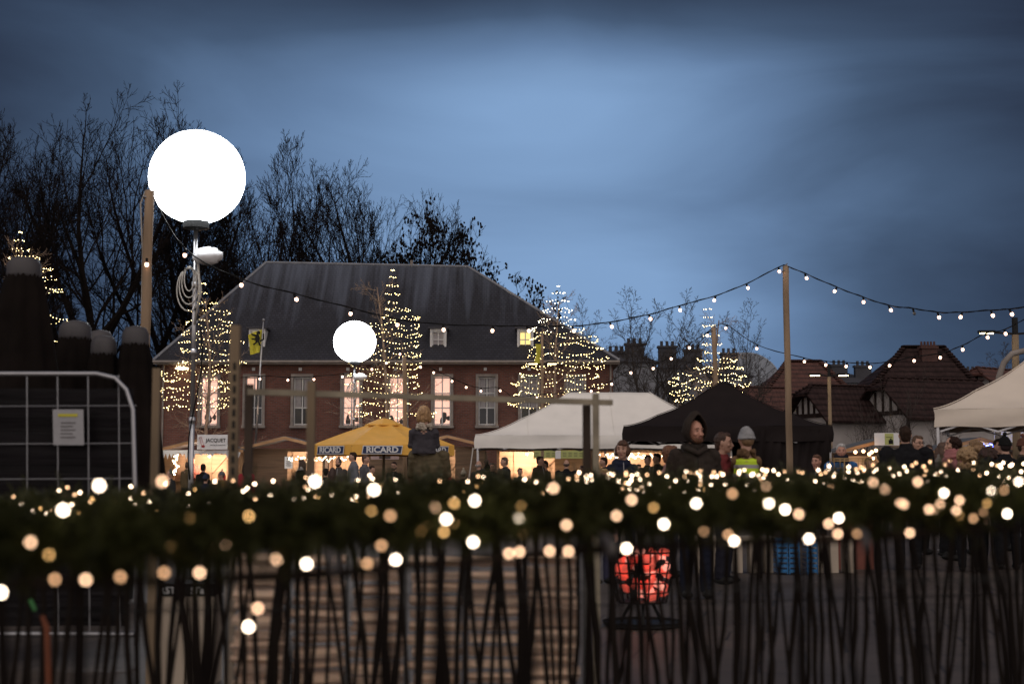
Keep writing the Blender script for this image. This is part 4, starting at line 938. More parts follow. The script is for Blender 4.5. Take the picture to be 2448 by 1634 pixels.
# ---------------------------------------------------------------- chalets
LIT = []
def stall(px, D, wpx, label, py_e=1068, plank='plank', inside='liner', dec=None, open_=(.12, .88), energy=26, apex=True, icicle=False, zc=1.0):
    c = G(px, D); wd = wpx/F0*D; ze = bz(py_e, D) - .12; dp = 2.0
    t = thing('market_stall', label, 'market stall', c, 0, 'wooden market stalls in a row'); x0, x1 = c.x - wd/2, c.x + wd/2
    o0, o1 = x0 + wd*open_[0], x0 + wd*open_[1]
    w_ = MB()
    w_.box((c.x, D + dp, ze/2), (wd, .05, ze)); w_.box((x0 + .03, D + dp/2, ze/2), (.05, dp - .06, ze)); w_.box((x1 - .03, D + dp/2, ze/2), (.05, dp - .06, ze))
    w_.box(((x0 + o0)/2, D, ze/2), (o0 - x0, .05, ze - .003)); w_.box(((x1 + o1)/2, D, ze/2), (x1 - o1, .05, ze - .003)); w_.box(((o0 + o1)/2, D, .5*zc), (o1 - o0, .05, zc)); w_.box(((o0+o1)/2, D, ze - .06), (o1 - o0, .05, .12))
    w_.build('wall', M[plank], t)
    b_ = MB(); b_.box((c.x, D + dp - .04, ze/2), (wd - .12, .02, ze - .05))
    for q in (.2, .5, .8): b_.box((x0 + wd*q, D + dp - .08, ze/2), (.07, .05, ze - .06))
    b_.bar((x0 + wd*.52, D + dp - .09, ze*.62), (x0 + wd*.72, D + dp - .09, ze - .1), .05, .07); b_.build('back_lining', M[inside], t)
    k_ = MB(); k_.box(((o0 + o1)/2, D - .1, zc + .02), (o1 - o0 + .1, .35, .04)); k_.build('counter', M['plank'], t)
    r_ = MB(); ov = .45; hz = .42 if apex else .05
    for s_ in (-1, 1):
        xa, xb = c.x, c.x + s_*(wd/2 + .2)
        p = [(xa, D - ov, ze + hz), (xb, D - ov, ze), (xb, D + dp + .1, ze), (xa, D + dp + .1, ze + hz)]; th = Vector((0,0,.05))
        vs = [Vector(q) for q in p] + [Vector(q) + th for q in p]; f = [(0,1,2,3), (7,6,5,4), (0,4,5,1), (1,5,6,2), (2,6,7,3), (3,7,4,0)]; r_.add(vs, f if s_ > 0 else [q[::-1] for q in f])
    ro = r_.build('roof', M['felt'], t)
    f_ = MB()
    for s_ in (-1, 1): f_.bar((c.x, D - ov - .02, ze + hz - .02), (c.x + s_*(wd/2 + .2), D - ov - .02, ze - .02), .03, .11)
    f_.build('fascia', M['plank'], ro)
    if icicle:
        i_ = MB(); rr = random.Random(5); n = 46; vs = []
        for i in range(n+1):
            x = x0 - .1 + (wd + .2)*i/n; vs += [Vector((x, D - ov - .03, ze + .03)), Vector((x, D - ov - .035, ze - .06 - (rr.uniform(.02,.28) if i % 2 else .03)))]
        i_.add(vs, [(2*i, 2*i+1, 2*i+3, 2*i+2) for i in range(n)]); i_.build('icicle_trim', M['signw'], t)
    l_ = MB(); l_.tube([((o0+o1)/2, D + .9, ze - .06), ((o0+o1)/2, D + .9, ze - .14)], .03, 6); lo = l_.build('lamp', M['blackm'], t)
    l_ = MB(); l_.ell(((o0+o1)/2, D + .9, ze - .18), .05, 10, 6); l_.build('lamp_bulb', M['bulb'], lo)
    li = bpy.data.lights.new('stall_light', 'POINT'); li.energy = energy*1.6; li.color = (1, .68, .47); li.shadow_soft_size = .12; q = bpy.data.objects.new('stall_light', li); col.objects.link(q); q.parent = t; q.location = Vector(((o0+o1)/2, D + .75, ze - .33)) - c
    g_ = MB(); rr = random.Random(int(px))
    for i in range(16):
        x = rr.uniform(o0 + .1, o1 - .1); h = rr.uniform(.08, .26); g_.tube([(x, D - .05 + rr.uniform(-.1,.1), zc + .04), (x, D - .05, zc + .04 + h*.7), (x, D - .05, zc + .04 + h)], [rr.uniform(.03,.06)]*2 + [.02], 8)
    g_.build('goods', M[dec or 'cream'], t)
    return t, ze, x0, x1
ST = 'wooden market stall '
t, ze, x0, x1 = stall(478, 54, 190, ST + 'with icicle trim and the white catering sign on its roof', 1070, dec='red', open_=(.18, .92), energy=95, icicle=True)
# catering sign
s_ = MB(); sc_ = P(508, 1056, 53.4); s_.box(sc_, (1.14, .04, .55)); so = thing('shop_sign', 'white catering sign board standing on the left stall roof', 'sign', (sc_.x, 53.4, 0)); bo = s_.build('board', M['signw'], so)
text('lettering', 'JACQUET', .19, M['black'], bo, tuple(Vector((sc_.x + .13, 53.37, sc_.z + .06)) - wl(bo)), bold=.002, ext=.002, sx=.92)
text('small_lettering', 'catering & events bvba', .065, M['black'], bo, tuple(Vector((sc_.x + .2, 53.37, sc_.z - .11)) - wl(bo)), ext=.002)
s_ = MB(); q = sc_ + Vector((-.36, -.032, 0))
s_.bar(q + Vector((-.06,0,.2)), q + Vector((.06,0,-.2)), .005, .02, (0,1,0)); s_.bar(q + Vector((-.13,0,.17)), q + Vector((-.02,0,-.2)), .005, .02, (0,1,0)); s_.bar(q + Vector((-.13,0,.17)), q + Vector((-.06,0,.2)), .005, .02, (0,1,0)); s_.ell(q + Vector((.02,0,-.16)), (.07,.004,.05), 10, 5); s_.build('logo', M['red'], bo)
stall(683, 55, 186, ST + 'with dark plank side wall, left of the amber parasol', 1064, 'plankdark', dec='red', open_=(.52, .97), energy=65)
stall(872, 56, 190, ST + 'partly hidden behind the amber parasol', 1064, 'plankdark', dec='cream', open_=(.05, .55), energy=60)
stall(1070, 57, 180, ST + 'with reddish glow behind the left end of the white tent', 1060, 'plankdark', dec='red', open_=(.1, .6), energy=40)
stall(1296, 54, 216, ST + 'under the lime green menu banner', 1064, dec='cream', open_=(.03, .64), energy=110)
stall(1515, 55, 190, ST + 'with fairy lights behind the boy in navy', 1066, dec='cream', open_=(.05, .95), energy=70)
stall(2110, 47, 200, ST + 'with amber lamps under the white and lime sign', 1072, 'plankdark', dec='cream', open_=(.05, .9), energy=22)
stall(2335, 47, 190, ST + 'with blue fairy lights behind the crowd at right', 1070, 'plankdark', dec='cream', open_=(.3, .95), energy=35)
stall(240, 52, 190, ST + 'hidden mostly by the screened site fence', 1072, 'plankdark', dec='cream', open_=(.3, .95), energy=10)
# menu banner
b0, b1 = P(1276, 1078, 53), P(1397, 1093, 53); s_ = MB(); s_.box(((b0.x+b1.x)/2, 53, (b0.z+b1.z)/2), (b1.x - b0.x, .02, .30)); so = thing('menu_banner', 'lime green menu banner hanging under the stall roof', 'banner', ((b0.x+b1.x)/2, 53, 0)); bo = s_.build('banner_cloth', M['green'], so)
s_ = MB()
for k in range(9):
    x = b0.x + .12 + k*.205
    for q in range(3): s_.box((x, 52.985, b0.z - .06 - q*.06), (.13, .006, .014))
s_.build('small_print', M['darkframe'], bo)
s_ = MB(); s_.box(P(1334, 1086, 52.98), (.2, .012, .3)); s_.build('blue_menu_panel', M['signw'], bo)
# poster on stall corner
pc = P(690, 1105, 54.2); s_ = MB(); s_.box(pc, (.30, .02, .45)); so = thing('price_poster', 'white price poster on the corner of the dark plank stall', 'poster', (pc.x, 54.2, 0)); bo = s_.build('sheet', M['signw'], so)
s_ = MB(); s_.box(pc + Vector((0,-.014,.15)), (.14,.004,.04))
for q in range(6): s_.box(pc + Vector((0,-.014,.06 - q*.04)), (.2 - .05*(q % 2),.004,.012))
s_.build('printed_lines', M['darkframe'], bo)
# sandwich board with picture (pinkish) right of the parasol pole
pc = P(920, 1088, 51); s_ = MB(); s_.box(pc, (1.0, .04, .28)); so = thing('pink_board', 'pale pink board with a dark picture under the amber parasol', 'board', (pc.x, 51, 0)); bo = s_.build('board', mat('pale pink', (.5,.38,.38), .7), so); s_ = MB(); s_.box(pc + Vector((0,-.025,0)), (.4,.012,.22)); s_.build('picture', M['darkframe'], bo)
# white and lime sign (right)
pc = P(2120, 1049, 46.2); s_ = MB(); s_.box(pc, (.80, .04, .40)); so = thing('stall_sign', 'white sign with lime green panel above the crowd', 'sign', (pc.x, 46.2, 0)); bo = s_.build('board', M['signw'], so)
s_ = MB(); s_.box(pc + Vector((.07,-.026,0)), (.28,.012,.36)); go_ = s_.build('lime_panel', M['green'], bo); s_ = MB(); s_.box(pc + Vector((.12,-.036,-.09)), (.14,.008,.13)); s_.box(pc + Vector((.12,-.036,0)), (.05,.008,.04)); s_.build('pot_symbol', M['black'], go_)
s_ = MB(); s_.box(pc + Vector((.07,-.034,.06)), (.2,.004,.022)); s_.build('print_line', mat('olive print', (.12,.13,.03), .6), go_)
pc = P(2412, 1044, 46.2); s_ = MB(); s_.box(pc, (.95, .04, .36)); so = thing('stall_sign', 'plain white board behind the beige tent leg', 'sign', (pc.x, 46.2, 0)); s_.build('board', M['signw'], so)
# small bulbs on stalls
def chain(label, pts, mk, n, rad, jit=.03, group=None):
    t = thing('small_light_chain', label, 'light chain', pts[0], 0, group); w_ = MB(); w_.tube(pts, .005, 3); w_.build('wire', M['blackp'], t); rr = random.Random(len(label))
    L_ = [(pts[i+1] - pts[i]).length for i in range(len(pts)-1)]; tot = sum(L_)
    for k in range(n):
        d = tot*(k + .5)/n; i = 0
        while d > L_[i] and i < len(L_)-1: d -= L_[i]; i += 1
        p = pts[i].lerp(pts[i+1], d/L_[i]) + Vector((rr.gauss(0,jit), -.02, rr.gauss(0,jit))); link('light_bulb', OCT[mk], t, p - pts[0], (0,0,0), (rad,)*3)
def zig(x0, x1, y, D, n, amp): return [P(x0 + (x1-x0)*i/n, y + amp*(i % 2), D) for i in range(n+1)]
chain('warm fairy lights around the opening of the stall behind the boy', zig(1435, 1600, 1086, 53.8, 22, 9), 'fairyw', 90, .016)
chain('blue fairy lights along the right stall roof', zig(2352, 2400, 1062, 45.8, 6, 3), 'ledblue', 16, .02)
chain('warm fairy lights in the stall under the amber parasol', zig(690, 850, 1092, 53.6, 18, 10), 'fairyw', 60, .016)
chain('pale fairy lights beside the opening of the left stall', [P(425, 1085, 52.9), P(416, 1100, 52.9), P(424, 1115, 52.9), P(414, 1135, 52.9)], 'fairyw', 26, .02)
am = thing('amber_lamp_row', 'row of amber lamps hanging inside the stall at right', 'lamps', P(2045, 1078, 46))
for x, y in ((2045,1080),(2064,1078),(2078,1085),(2084,1080),(2094,1076)): link('lamp_globe', OCT['g4'], am, P(x, y, 46) - am.location, (0,0,0), (.06,)*3)
# ---------------------------------------------------------------- glass lantern cabinet, blue crates, bench
pc = P(2040, 1118, 19.5); t = thing('lantern_cabinet', 'brass framed glass cabinet in front of the grey haired man', 'cabinet', (pc.x, 19.5, 0)); m_ = MB(); wx, hz = .26, .12; zb = pc.z
for zz in (-.12, .0, .1, .13): m_.bar((pc.x - wx, 19.5, zb + zz), (pc.x + wx, 19.5, zb + zz), .012, .012); m_.bar((pc.x - wx, 19.75, zb + zz), (pc.x + wx, 19.75, zb + zz), .012, .012)
for xx in (-wx, -.12, .13, wx): m_.bar((pc.x + xx, 19.5, zb - .16), (pc.x + xx, 19.5, zb + .13), .012, .012); m_.bar((pc.x + xx, 19.75, zb - .16), (pc.x + xx, 19.75, zb + .13), .012, .012)
m_.build('frame', mat('brass', (.45,.30,.14), .35, .1, 5, metal=.7), t); m_ = MB(); m_.box((pc.x, 19.62, (zb - .16)/2), (.5, .24, zb - .16)); m_.build('base_cupboard', mat('brown red board', (.2,.06,.04), .6), t)
for k, px in enumerate((1862, 1890, 1932)):
    c = G(px, 18.6); t = thing('blue_crate', ('left', 'middle', 'right')[k] + ' one of the three blue slatted crates behind the paling', 'crate', c, 0, 'blue crates by the black tent'); m_ = MB()
    for q in range(7): m_.box((c.x, 18.6, .05 + q*.065), (.13, .3, .04))
    for s_ in (-1, 1): m_.box((c.x + s_*.062, 18.6 - .152, .24), (.012, .012, .46))
    m_.build('slats', M['blue'], t)
for k, px in enumerate((1672, 1795, 1985)):
    c = G(px, 18.9); t = thing('white_bench', ('left', 'middle', 'right')[k] + ' one of three white benches behind the paling', 'bench', c, 0, 'white benches by the black tent'); m_ = MB(); m_.box((c.x, 18.9, .45), (.55, .35, .05)); m_.build('seat', M['cream'], t)
    for s_ in (-1, 0, 1):
        m_ = MB(); m_.box((c.x + s_*.2, 18.9, .215), (.1, .3, .42)); m_.build('leg', M['cream'], t)
# ---------------------------------------------------------------- fire basket
c = G(1532, 12.3); t = thing('fire_basket', 'iron fire basket full of glowing embers on a tray', 'fire basket', c); zt_, zb = bz(1318, 12.3), bz(1437, 12.3)
m_ = MB(); r1, r0 = .29, .21
for k in range(6):
    f = k/5; z = zb + (zt_ - zb)*f; r_ = r0 + (r1 - r0)*f; m_.tube([(c.x + cos(a)*r_, c.y + sin(a)*r_, z) for a in [i*2*pi/28 for i in range(29)]], .007, 5, False)
for k in range(18):
    a = 2*pi*k/18; m_.bar((c.x + cos(a)*r0, c.y + sin(a)*r0, zb), (c.x + cos(a)*(r1+.01), c.y + sin(a)*(r1+.01), zt_ + .03), .014, .006)
m_.tube([(c.x, c.y, zb), (c.x, c.y, zb + .01)], r0, 20); m_.build('basket', M['blackm'], t)
m_ = MB(); rr = random.Random(4)
LG = []
for mm_, n in (('ash', 16), ('ember', 34), ('ember2', 16)):
    m_ = MB()
    for k in range(n):
        f = rr.random(); a, rad = rr.random()*6.28, rr.uniform(.05, .22)*(.8 + .4*f); z = zb + .05 + (zt_ - zb - .04)*f; d = Vector((rr.gauss(0,1), rr.gauss(0,1), rr.gauss(0,.5))).normalized()*rr.uniform(.04,.1)
        p = Vector((c.x + cos(a)*rad, c.y + sin(a)*rad, z)); m_.tube([p - d, p + d*.3, p + d], [.028,.035,.022], 6)
    m_.build('charred_logs' if mm_ == 'ash' else 'embers', M[mm_], t)
li = bpy.data.lights.new('ember_light', 'POINT'); li.energy = 4; li.color = (1, .32, .13); li.shadow_soft_size = .15; q = bpy.data.objects.new('ember_light', li); col.objects.link(q); q.parent = t; q.location = (0, 0, (zt_ + zb)/2 + .12)
for k in range(3): m_ = MB(); a = k*2.09 + .5; m_.bar((c.x + cos(a)*.1, c.y + sin(a)*.1, zb), (c.x + cos(a)*.2, c.y + sin(a)*.2, .03), .02, .02); m_.build('leg', M['blackm'], t)
m_ = MB(); m_.tube([(c.x, c.y, .015), (c.x, c.y, .03)], .33, 28); m_.tube([(c.x, c.y, .03), (c.x, c.y, .05)], [.33, .34], 28, False); m_.build('tray', M['blackm'], t)
# ---------------------------------------------------------------- keg boxes with lettering (left)
for k, (px, label, txt) in enumerate(((432, 'pale box with a black lettered band, left of its twin', 'RSTaR'), (497, 'pale box with a black lettered band next to the firewood', 'STaR'))):
    c = G(px, 9.0); zt_ = bz(1392, 9.0); t = thing('lettered_box', label, 'box', c); m_ = MB(); hz = bz(1420, 9.0); m_.box((c.x, 9.0, hz/2), (.16, .3, hz)); bo = m_.build('body', M['cream'], t)
    m_ = MB(); m_.box((c.x, 9.0, (hz + zt_)/2 + .002), (.17, .31, zt_ - hz)); lo = m_.build('band', M['black'], t)
    text('lettering', txt, .055, M['white'], lo, tuple(Vector((c.x, 8.84, (hz + zt_)/2)) - wl(lo)), ext=.002)
c = G(388, 8.9); t = thing('teal_bag', 'small teal bag hanging left of the lettered boxes', 'bag', c); m_ = MB(); m_.ell((c.x, 8.9, bz(1450, 8.9)), (.03,.03,.09), 10, 8); m_.tube([(c.x - .02, 8.9, bz(1430, 8.9)), (c.x, 8.9, bz(1415, 8.9)), (c.x + .02, 8.9, bz(1430, 8.9))], .004, 4); m_.build('pouch', mat('teal', (.05,.2,.25), .6), t)
# ---------------------------------------------------------------- firewood stack
SD = 6.75; lm = []
for v in range(6):
    rr = random.Random(v); m_ = MB(); n = rr.choice((4, 5, 6)); rd = .028; Ln = .262; vs = []
    angs = [2*pi*k/n + rr.uniform(-.25,.25) for k in range(n)]; rs = [rd*rr.uniform(.8, 1.15) for _ in range(n)]
    for k in range(9):
        x = -Ln/2 + Ln*k/8
        for a, q in zip(angs, rs): vs.append(Vector((x, cos(a)*q*1.3 + rr.gauss(0,.0014), sin(a)*q*.88 + rr.gauss(0,.0014))))
    m_.add(vs, [(k*n+j, k*n+(j+1) % n, (k+1)*n+(j+1) % n, (k+1)*n+j) for k in range(8) for j in range(n)]); m_.c = 1; m_.add(vs[:n], [tuple(range(n))]); m_.add(vs[-n:], [tuple(range(n-1,-1,-1))])
    lm.append(proto_mesh(m_, 'firewood_log', [M['log'], M['logend']]))
x0, x1 = P(545, 1400, SD).x, P(1395, 1400, SD).x; zt_ = bz(1318, SD); cols_ = 6; dx = (x1 - x0)/cols_; rows = int((zt_ - .12)/.060)
for layer in range(2):
    for i in range(cols_):
        zo = R.uniform(-.02, .035)
        for j in range(rows):
            o = link('firewood_log', lm[R.randrange(6)], None, (x0 + dx*(i + .5) + R.uniform(-.006,.006), SD + .06 + layer*.09 + R.uniform(-.024,.024), (.13 + .030 + j*.060 + zo*(1 - j/rows*.3) + R.uniform(-.005,.005))), (R.choice((0, pi, .5, 2.6)), R.gauss(0,.018), R.uniform(-.05,.05)), (R.uniform(.82,.98), R.uniform(.8,1.1), R.uniform(.72,1.05)))
            o['label'] = 'split firewood log in the stack behind the paling fence'; o['category'] = 'log'; o['group'] = 'split firewood logs in the stack'
t = thing('pallet', 'wooden pallet carrying the firewood stack', 'pallet', G(970, SD + .1)); m_ = MB()
for q in range(3): m_.box(((x0+x1)/2, SD - .02 + q*.12, .105), (x1 - x0 + .02, .08, .02))
for q in (0, .5, 1): m_.box((x0 + .06 + (x1 - x0 - .12)*q, SD + .1, .05), (.1, .32, .088))
m_.build('boards', M['postwood'], t)
t = thing('wrapping_film', 'glossy clear film wrapped round the firewood stack', 'film', G(970, SD)); m_ = MB(); n, k_ = 70, 34; vs = []; rr = random.Random(2)
for i in range(n+1):
    for j in range(k_+1): vs.append(Vector((x0 - .02 + (x1 - x0 + .04)*i/n, SD - .012 + .006*sin(j*2.1 + i*.2) + rr.gauss(0,.003), .12 + (zt_ - .11)*j/k_)))
m_.add(vs, [(i*(k_+1)+j, (i+1)*(k_+1)+j, (i+1)*(k_+1)+j+1, i*(k_+1)+j+1) for i in range(n) for j in range(k_)]); m_.build('film', M['film'], t, smooth=True)
m_ = MB()
for q in (.0, .17, .335, .5, .665, .83, 1): m_.box((x0 + (x1-x0)*q, SD + .0, zt_/2 + .03), (.014, .01, zt_ - .1))
cm = mat('dark strap', (.03,.03,.03), .5); m_.build('strap', cm, t)
# ---------------------------------------------------------------- paling fences with fir garlands
sk = []
for v in range(5):
    rr = random.Random(50 + v); m_ = MB(); n = 7; w0 = rr.uniform(.8, 1.2); pts = [Vector((rr.gauss(0,.004), rr.gauss(0,.003), 1.2*i/n)) for i in range(n+1)]; m_.tube(pts, [.011*w0*rr.uniform(.85,1.15) for _ in range(n)] + [.006], 6, True, .7); sk.append(m_)
SK1 = [proto_mesh(q, 'stake', M['stake']) for q in sk]; SK2 = [proto_mesh(q, 'stake', M['stake2']) for q in sk]
def fence(label, line, n, seed, meshes, hgt, wires, sx=1.0, cluster=False):
    (xa, ya), (xb, yb) = line; rr = random.Random(seed); t = thing('paling_fence', label, 'fence', ((xa+xb)/2, (ya+yb)/2, 0), 0, 'chestnut paling fences'); ang = math.atan2(yb - ya, xb - xa); b = t.location.copy()
    for i in range(n):
        f = (i + rr.uniform(-.35,.35))/n; f = min(.995, max(0, f)); p = Vector((xa + (xb-xa)*f, ya + (yb-ya)*f, -.02)); l = rr.gauss(0, .075)
        link('stake', meshes[rr.randrange(5)], t, p - b + Vector((-l*.6, rr.uniform(-.012,.012), 0)), (rr.gauss(0,.01), l, ang), (sx*rr.uniform(.75,1.35), 1, hgt/1.2*rr.uniform(.96,1.03)))
    w_ = MB()
    for z in wires:
        for s_ in (-1, 1):
            N_ = n*3; w_.tube([(xa + (xb-xa)*k/N_, ya + (yb-ya)*k/N_ + s_*.012*cos(k*1.05), z + .006*sin(k*1.05*s_)) for k in range(N_+1)], .0016, 3, False)
    w_.build('wire', M['blackm'], t)
    return t
f1 = ((P(-150, 1130, 2.2).x, 2.2), (P(2650, 1130, 3.15).x, 3.15))
def d1(px):                                    # depth of the near fence seen at px
    u = (px - W0/2)/F0; (xa, ya), (xb, yb) = f1; m_ = (yb - ya)/(xb - xa); return (ya - m_*xa)/(1 - m_*u)
fence('nearest chestnut paling fence under the big out of focus garland', f1, 20, 3, SK1, 1.16, (.45, .8, 1.08), .85)
tabR = [(0,1398),(400,1392),(780,1376),(1100,1345),(1400,1318),(2000,1290),(2448,1262)]; tabC = [(0,1292),(500,1272),(1000,1238),(1500,1222),(2000,1205),(2448,1190)]
rl_ = MB(); rl_.tube([P(x, interp(tabR, x) - 4, d1(x)) for x in range(-150, 2640, 110)], [.009 + .002*sin(i) for i in range(26)], 8); rt = thing('willow_rail', 'thin brown rail bound along the bottom of the near garland', 'rail', P(1200, 1340, 2.6)); rl_.build('rod', M['stake2'], rt, smooth=True)
f2 = ((P(-200, 1130, 5.7).x, 5.7), (P(1180, 1130, 5.9).x, 5.9)); f3 = ((P(1180, 1130, 5.9).x, 5.9), (P(2640, 1130, 6.7).x, 6.7))
fence('left half of the second chestnut paling fence', f2, 58, 5, SK2, 1.13, (.35, .75, 1.05), .8)
fence('right half of the second chestnut paling fence', f3, 84, 8, SK2, 1.13, (.35, .75, 1.05), .8)
def d2(px): return 5.7 + .2*(px + 200)/1380 if px < 1180 else 5.9 + .8*(px - 1180)/1460
tab2 = [(0,1212),(300,1205),(600,1190),(1200,1168),(1800,1168),(2100,1152),(2448,1140)]
def garland(label, cfun, dfun, x0, x1, rad, n, nl, mt, seed, stem_r=.012):
    rr = random.Random(seed); S = MB(); c0 = P((x0+x1)/2, cfun((x0+x1)/2), dfun((x0+x1)/2)); t = thing('fir_garland', label, 'garland', c0, 0, 'fir garlands along the palings'); st = MB()
    vs, fs = S.v, S.f
    cen = [P(x0 + (x1-x0)*k/40, cfun(x0 + (x1-x0)*k/40), dfun(x0 + (x1-x0)*k/40)) for k in range(41)]
    st.tube(cen, stem_r, 6)
    for k in range(n):
        u = rr.random()*39.99; i = int(u); p = cen[i].lerp(cen[i+1], u - i); a = rr.random()*6.28; q = rad*(.72 + .28*sin(u*1.9 + seed) + .2*sin(u*5.1))
        out = Vector((rr.gauss(0,.5), cos(a), sin(a))).normalized(); p0 = p + out*q*rr.uniform(.05,.35); L_ = q*rr.uniform(.45, .95)*(1.5 if rr.random() < .18 else 1)
        ax = (out + Vector((rr.gauss(0,.4), rr.gauss(0,.3), rr.gauss(0,.3)))).normalized(); o1 = ax.orthogonal().normalized(); o2 = ax.cross(o1)
        st.tube([p0, p0 + ax*L_], [.0016, .0008], 3, False)
        for j in range(nl):
            f = (j + .5)/nl; b = rr.random()*6.28; r_ = o1*cos(b) + o2*sin(b); dd = (r_*.8 + ax*.75).normalized()*rr.uniform(.014,.024); s_ = ax.cross(r_)*(.0019)*(1 if mt == 'needle' else 1.8)
            q0 = p0 + ax*L_*f; o = len(vs); vs += [q0 - s_, q0 + s_, q0 + dd*(1.25)]; fs.append([o, o+1, o+2]); S.mi.append(0)
    S.build('needles', M[mt], t); st.build('stem', M['stake2'], t); return t
garland('big out of focus fir garland along the nearest paling', lambda x: interp(tabC, x), d1, -120, 2600, .066, 3800, 26, 'needle', 3)
garland('fir garland along the left half of the second paling', lambda x: interp(tab2, x), d2, -150, 1180, .088, 2300, 20, 'needle2', 9)
garland('fir garland along the right half of the second paling', lambda x: interp(tab2, x), d2, 1180, 2600, .088, 2600, 20, 'needle2', 14)
BR = [(237,1160),(151,1218),(753,1150),(894,1170),(1135,1196),(1067,1240),(1131,1295),(1242,1235),(733,1347),(946,1337),(1587,1252),(1664,1202),(1755,1292),(1838,1202),(1877,1217),(1934,1287),(2005,1237),(2257,1178),(2408,1227),(594,1497),(2,1415),(1498,1310),(2435,1150),(2370,1174)]
MI = [(73,1295),(131,1384),(205,1385),(288,1378),(392,1368),(477,1368),(535,1302),(662,1336),(933,1232),(912,1303),(878,1346),(1040,1212),(1354,1254),(1314,1316),(1217,1322),(1242,1318),(1359,1317),(1510,1194),(1474,1232),(1323,1166),(1684,1269),(1751,1179),(1834,1162),(1910,1228),(1741,1277),(1981,1251),(2003,1275),(2050,1274),(2175,1273),(2087,1152),(2115,1169),(2194,1151),(2152,1200),(2161,1205),(2221,1217),(2237,1217),(2248,1204),(2286,1219),(2294,1195),(2327,1238),(2350,1225),(2400,1171),(616,1453),(388,1150)]
def gl(label, pts, cfun, seed, x0, x1):
    t = thing('garland_light_chain', label, 'light chain', pts[0][0], 0, 'light chains wound into the garlands'); b = t.location.copy()
    order = sorted(pts, key=lambda q: q[0].x); w_ = MB(); w_.tube([q[0] + Vector((0, .01, 0)) for q in order], .0012, 3); w_.build('wire', M['blackp'], t)
    for p, k, r_ in pts: link('light_bulb', OCT[k], t, p - b, (0,0,0), (r_,)*3)
gl('light chain of big soft glowing bulbs in the nearest garland', [(P(x, y, d1(x) - R.uniform(.045, .075)), 'g1', .0042) for x, y in BR] + [(P(x, y, d1(x) - R.uniform(.03, .075)), R.choice(('g2','g2','g2b')), .0040) for x, y in MI] + [(P(x, interp(tabC, x) + R.uniform(-45, 45), d1(x) - R.uniform(-.01, .04)), 'g0', .0034) for x in [R.uniform(20, 2430) for _ in range(28)]], None, 1, 0, 0)  # g0 bulbs are added inside the needles for a warm glow
rr = random.Random(77); pl, pr_ = [], []
for k in range(250):
    x = rr.uniform(30, 2448) if k < 120 else rr.uniform(1350, 2448)
    c = interp(tab2, x); y = c + rr.choice((rr.uniform(-46, 12), rr.uniform(-46, -20), rr.uniform(-20, 30))); dd = d2(x); zr = (y - c)/F0*dd; out_ = sqrt(max(0, .088**2 - zr**2))*rr.uniform(.5, 1.05)
    (pl if x < 1180 else pr_).append((P(x, y, dd - out_), rr.choice(('g3','g3','g4')), .0042))
for k in range(44):  # extra buried bulbs added so the second garland glows from within
    x = rr.uniform(0, 2448); (pl if x < 1180 else pr_).append((P(x, interp(tab2, x) + rr.uniform(-30, 34), d2(x) - rr.uniform(.0, .05)), 'g0', .0036))
gl('light chain of small glowing bulbs in the left half of the second garland', pl, None, 1, 0, 0)
gl('light chain of small glowing bulbs in the right half of the second garland', pr_[:200], None, 1, 0, 0)
# pale cable ties on the near garland
for k, (x, y) in enumerate(((790, 1345), (1450, 1305), (2060, 1290))):
    D = d1(x) - .06; t = thing('cable_tie', ('left', 'middle', 'right')[k] + ' one of the pale curved ties under the near garland', 'cable tie', P(x, y, D), 0, 'pale ties on the near garland'); m_ = MB(); m_.tube([P(x - 14, y - 30, D), P(x + 4, y - 16, D), P(x + 12, y + 6, D), P(x + 6, y + 26, D)], [.005,.008,.009,.006], 8); m_.build('loop', M['cap'], t, smooth=True)
# multicoloured ribbon at lower left
t = thing('ribbon', 'green and orange ribbon dangling behind the palings at lower left', 'ribbon', P(90, 1480, 5.5)); m_ = MB(); m_.tube([P(72, 1432, 5.5), P(84, 1458, 5.5)], .008, 6); m_.build('green_end', mat('green ribbon', (.04,.2,.05), .6), t); m_ = MB(); m_.tube([P(100, 1470, 5.5), P(112, 1500, 5.5), P(116, 1634, 5.5)], [.01, .012, .012], 6); m_.build('red_end', mat('orange red ribbon', (.16,.04,.012), .6), t)
# ================================================================ PEOPLE
def remesh(mb, name, mats, parent, vox, it=5, fac=.5, mi_fn=None, disp=0, fold=0):
    me = bpy.data.meshes.new('tmp'); me.from_pydata([tuple(q) for q in mb.v], [], mb.f); o = bpy.data.objects.new('tmp', me)
    a = o.modifiers.new('r', 'REMESH'); a.mode = 'VOXEL'; a.voxel_size = vox; a.use_smooth_shade = True
    b = o.modifiers.new('s', 'SMOOTH'); b.factor = fac; b.iterations = it
    m2 = evaluated(o)
    m2.name = name; m2.materials.clear()
    for q in (mats if isinstance(mats, (list, tuple)) else [mats]): m2.materials.append(q)
    if fold or disp:
        nv = len(m2.vertices); cs, ns = [0.0]*(3*nv), [0.0]*(3*nv); m2.vertices.foreach_get('co', cs); m2.vertices.foreach_get('normal', ns)
        for i in range(0, 3*nv, 3):
            x, y, z = cs[i:i+3]
            if fold: q = fold*(noise.noise(Vector((x*9, y*9, z*16))) + .6*noise.noise(Vector((x*22 + 3, y*22, z*30))))
            else: q = disp*(noise.noise(Vector((x*45, y*45, z*45))) + .7*noise.noise(Vector((x*90, y*90, z*90))))
            cs[i] = x + ns[i]*q; cs[i+1] = y + ns[i+1]*q; cs[i+2] = z + ns[i+2]*q
        m2.vertices.foreach_set('co', cs); m2.update()
    m2.polygons.foreach_set('use_smooth', [True]*len(m2.polygons))
    ob = bpy.data.objects.new(name, m2); col.objects.link(ob); ob.parent = parent; return ob
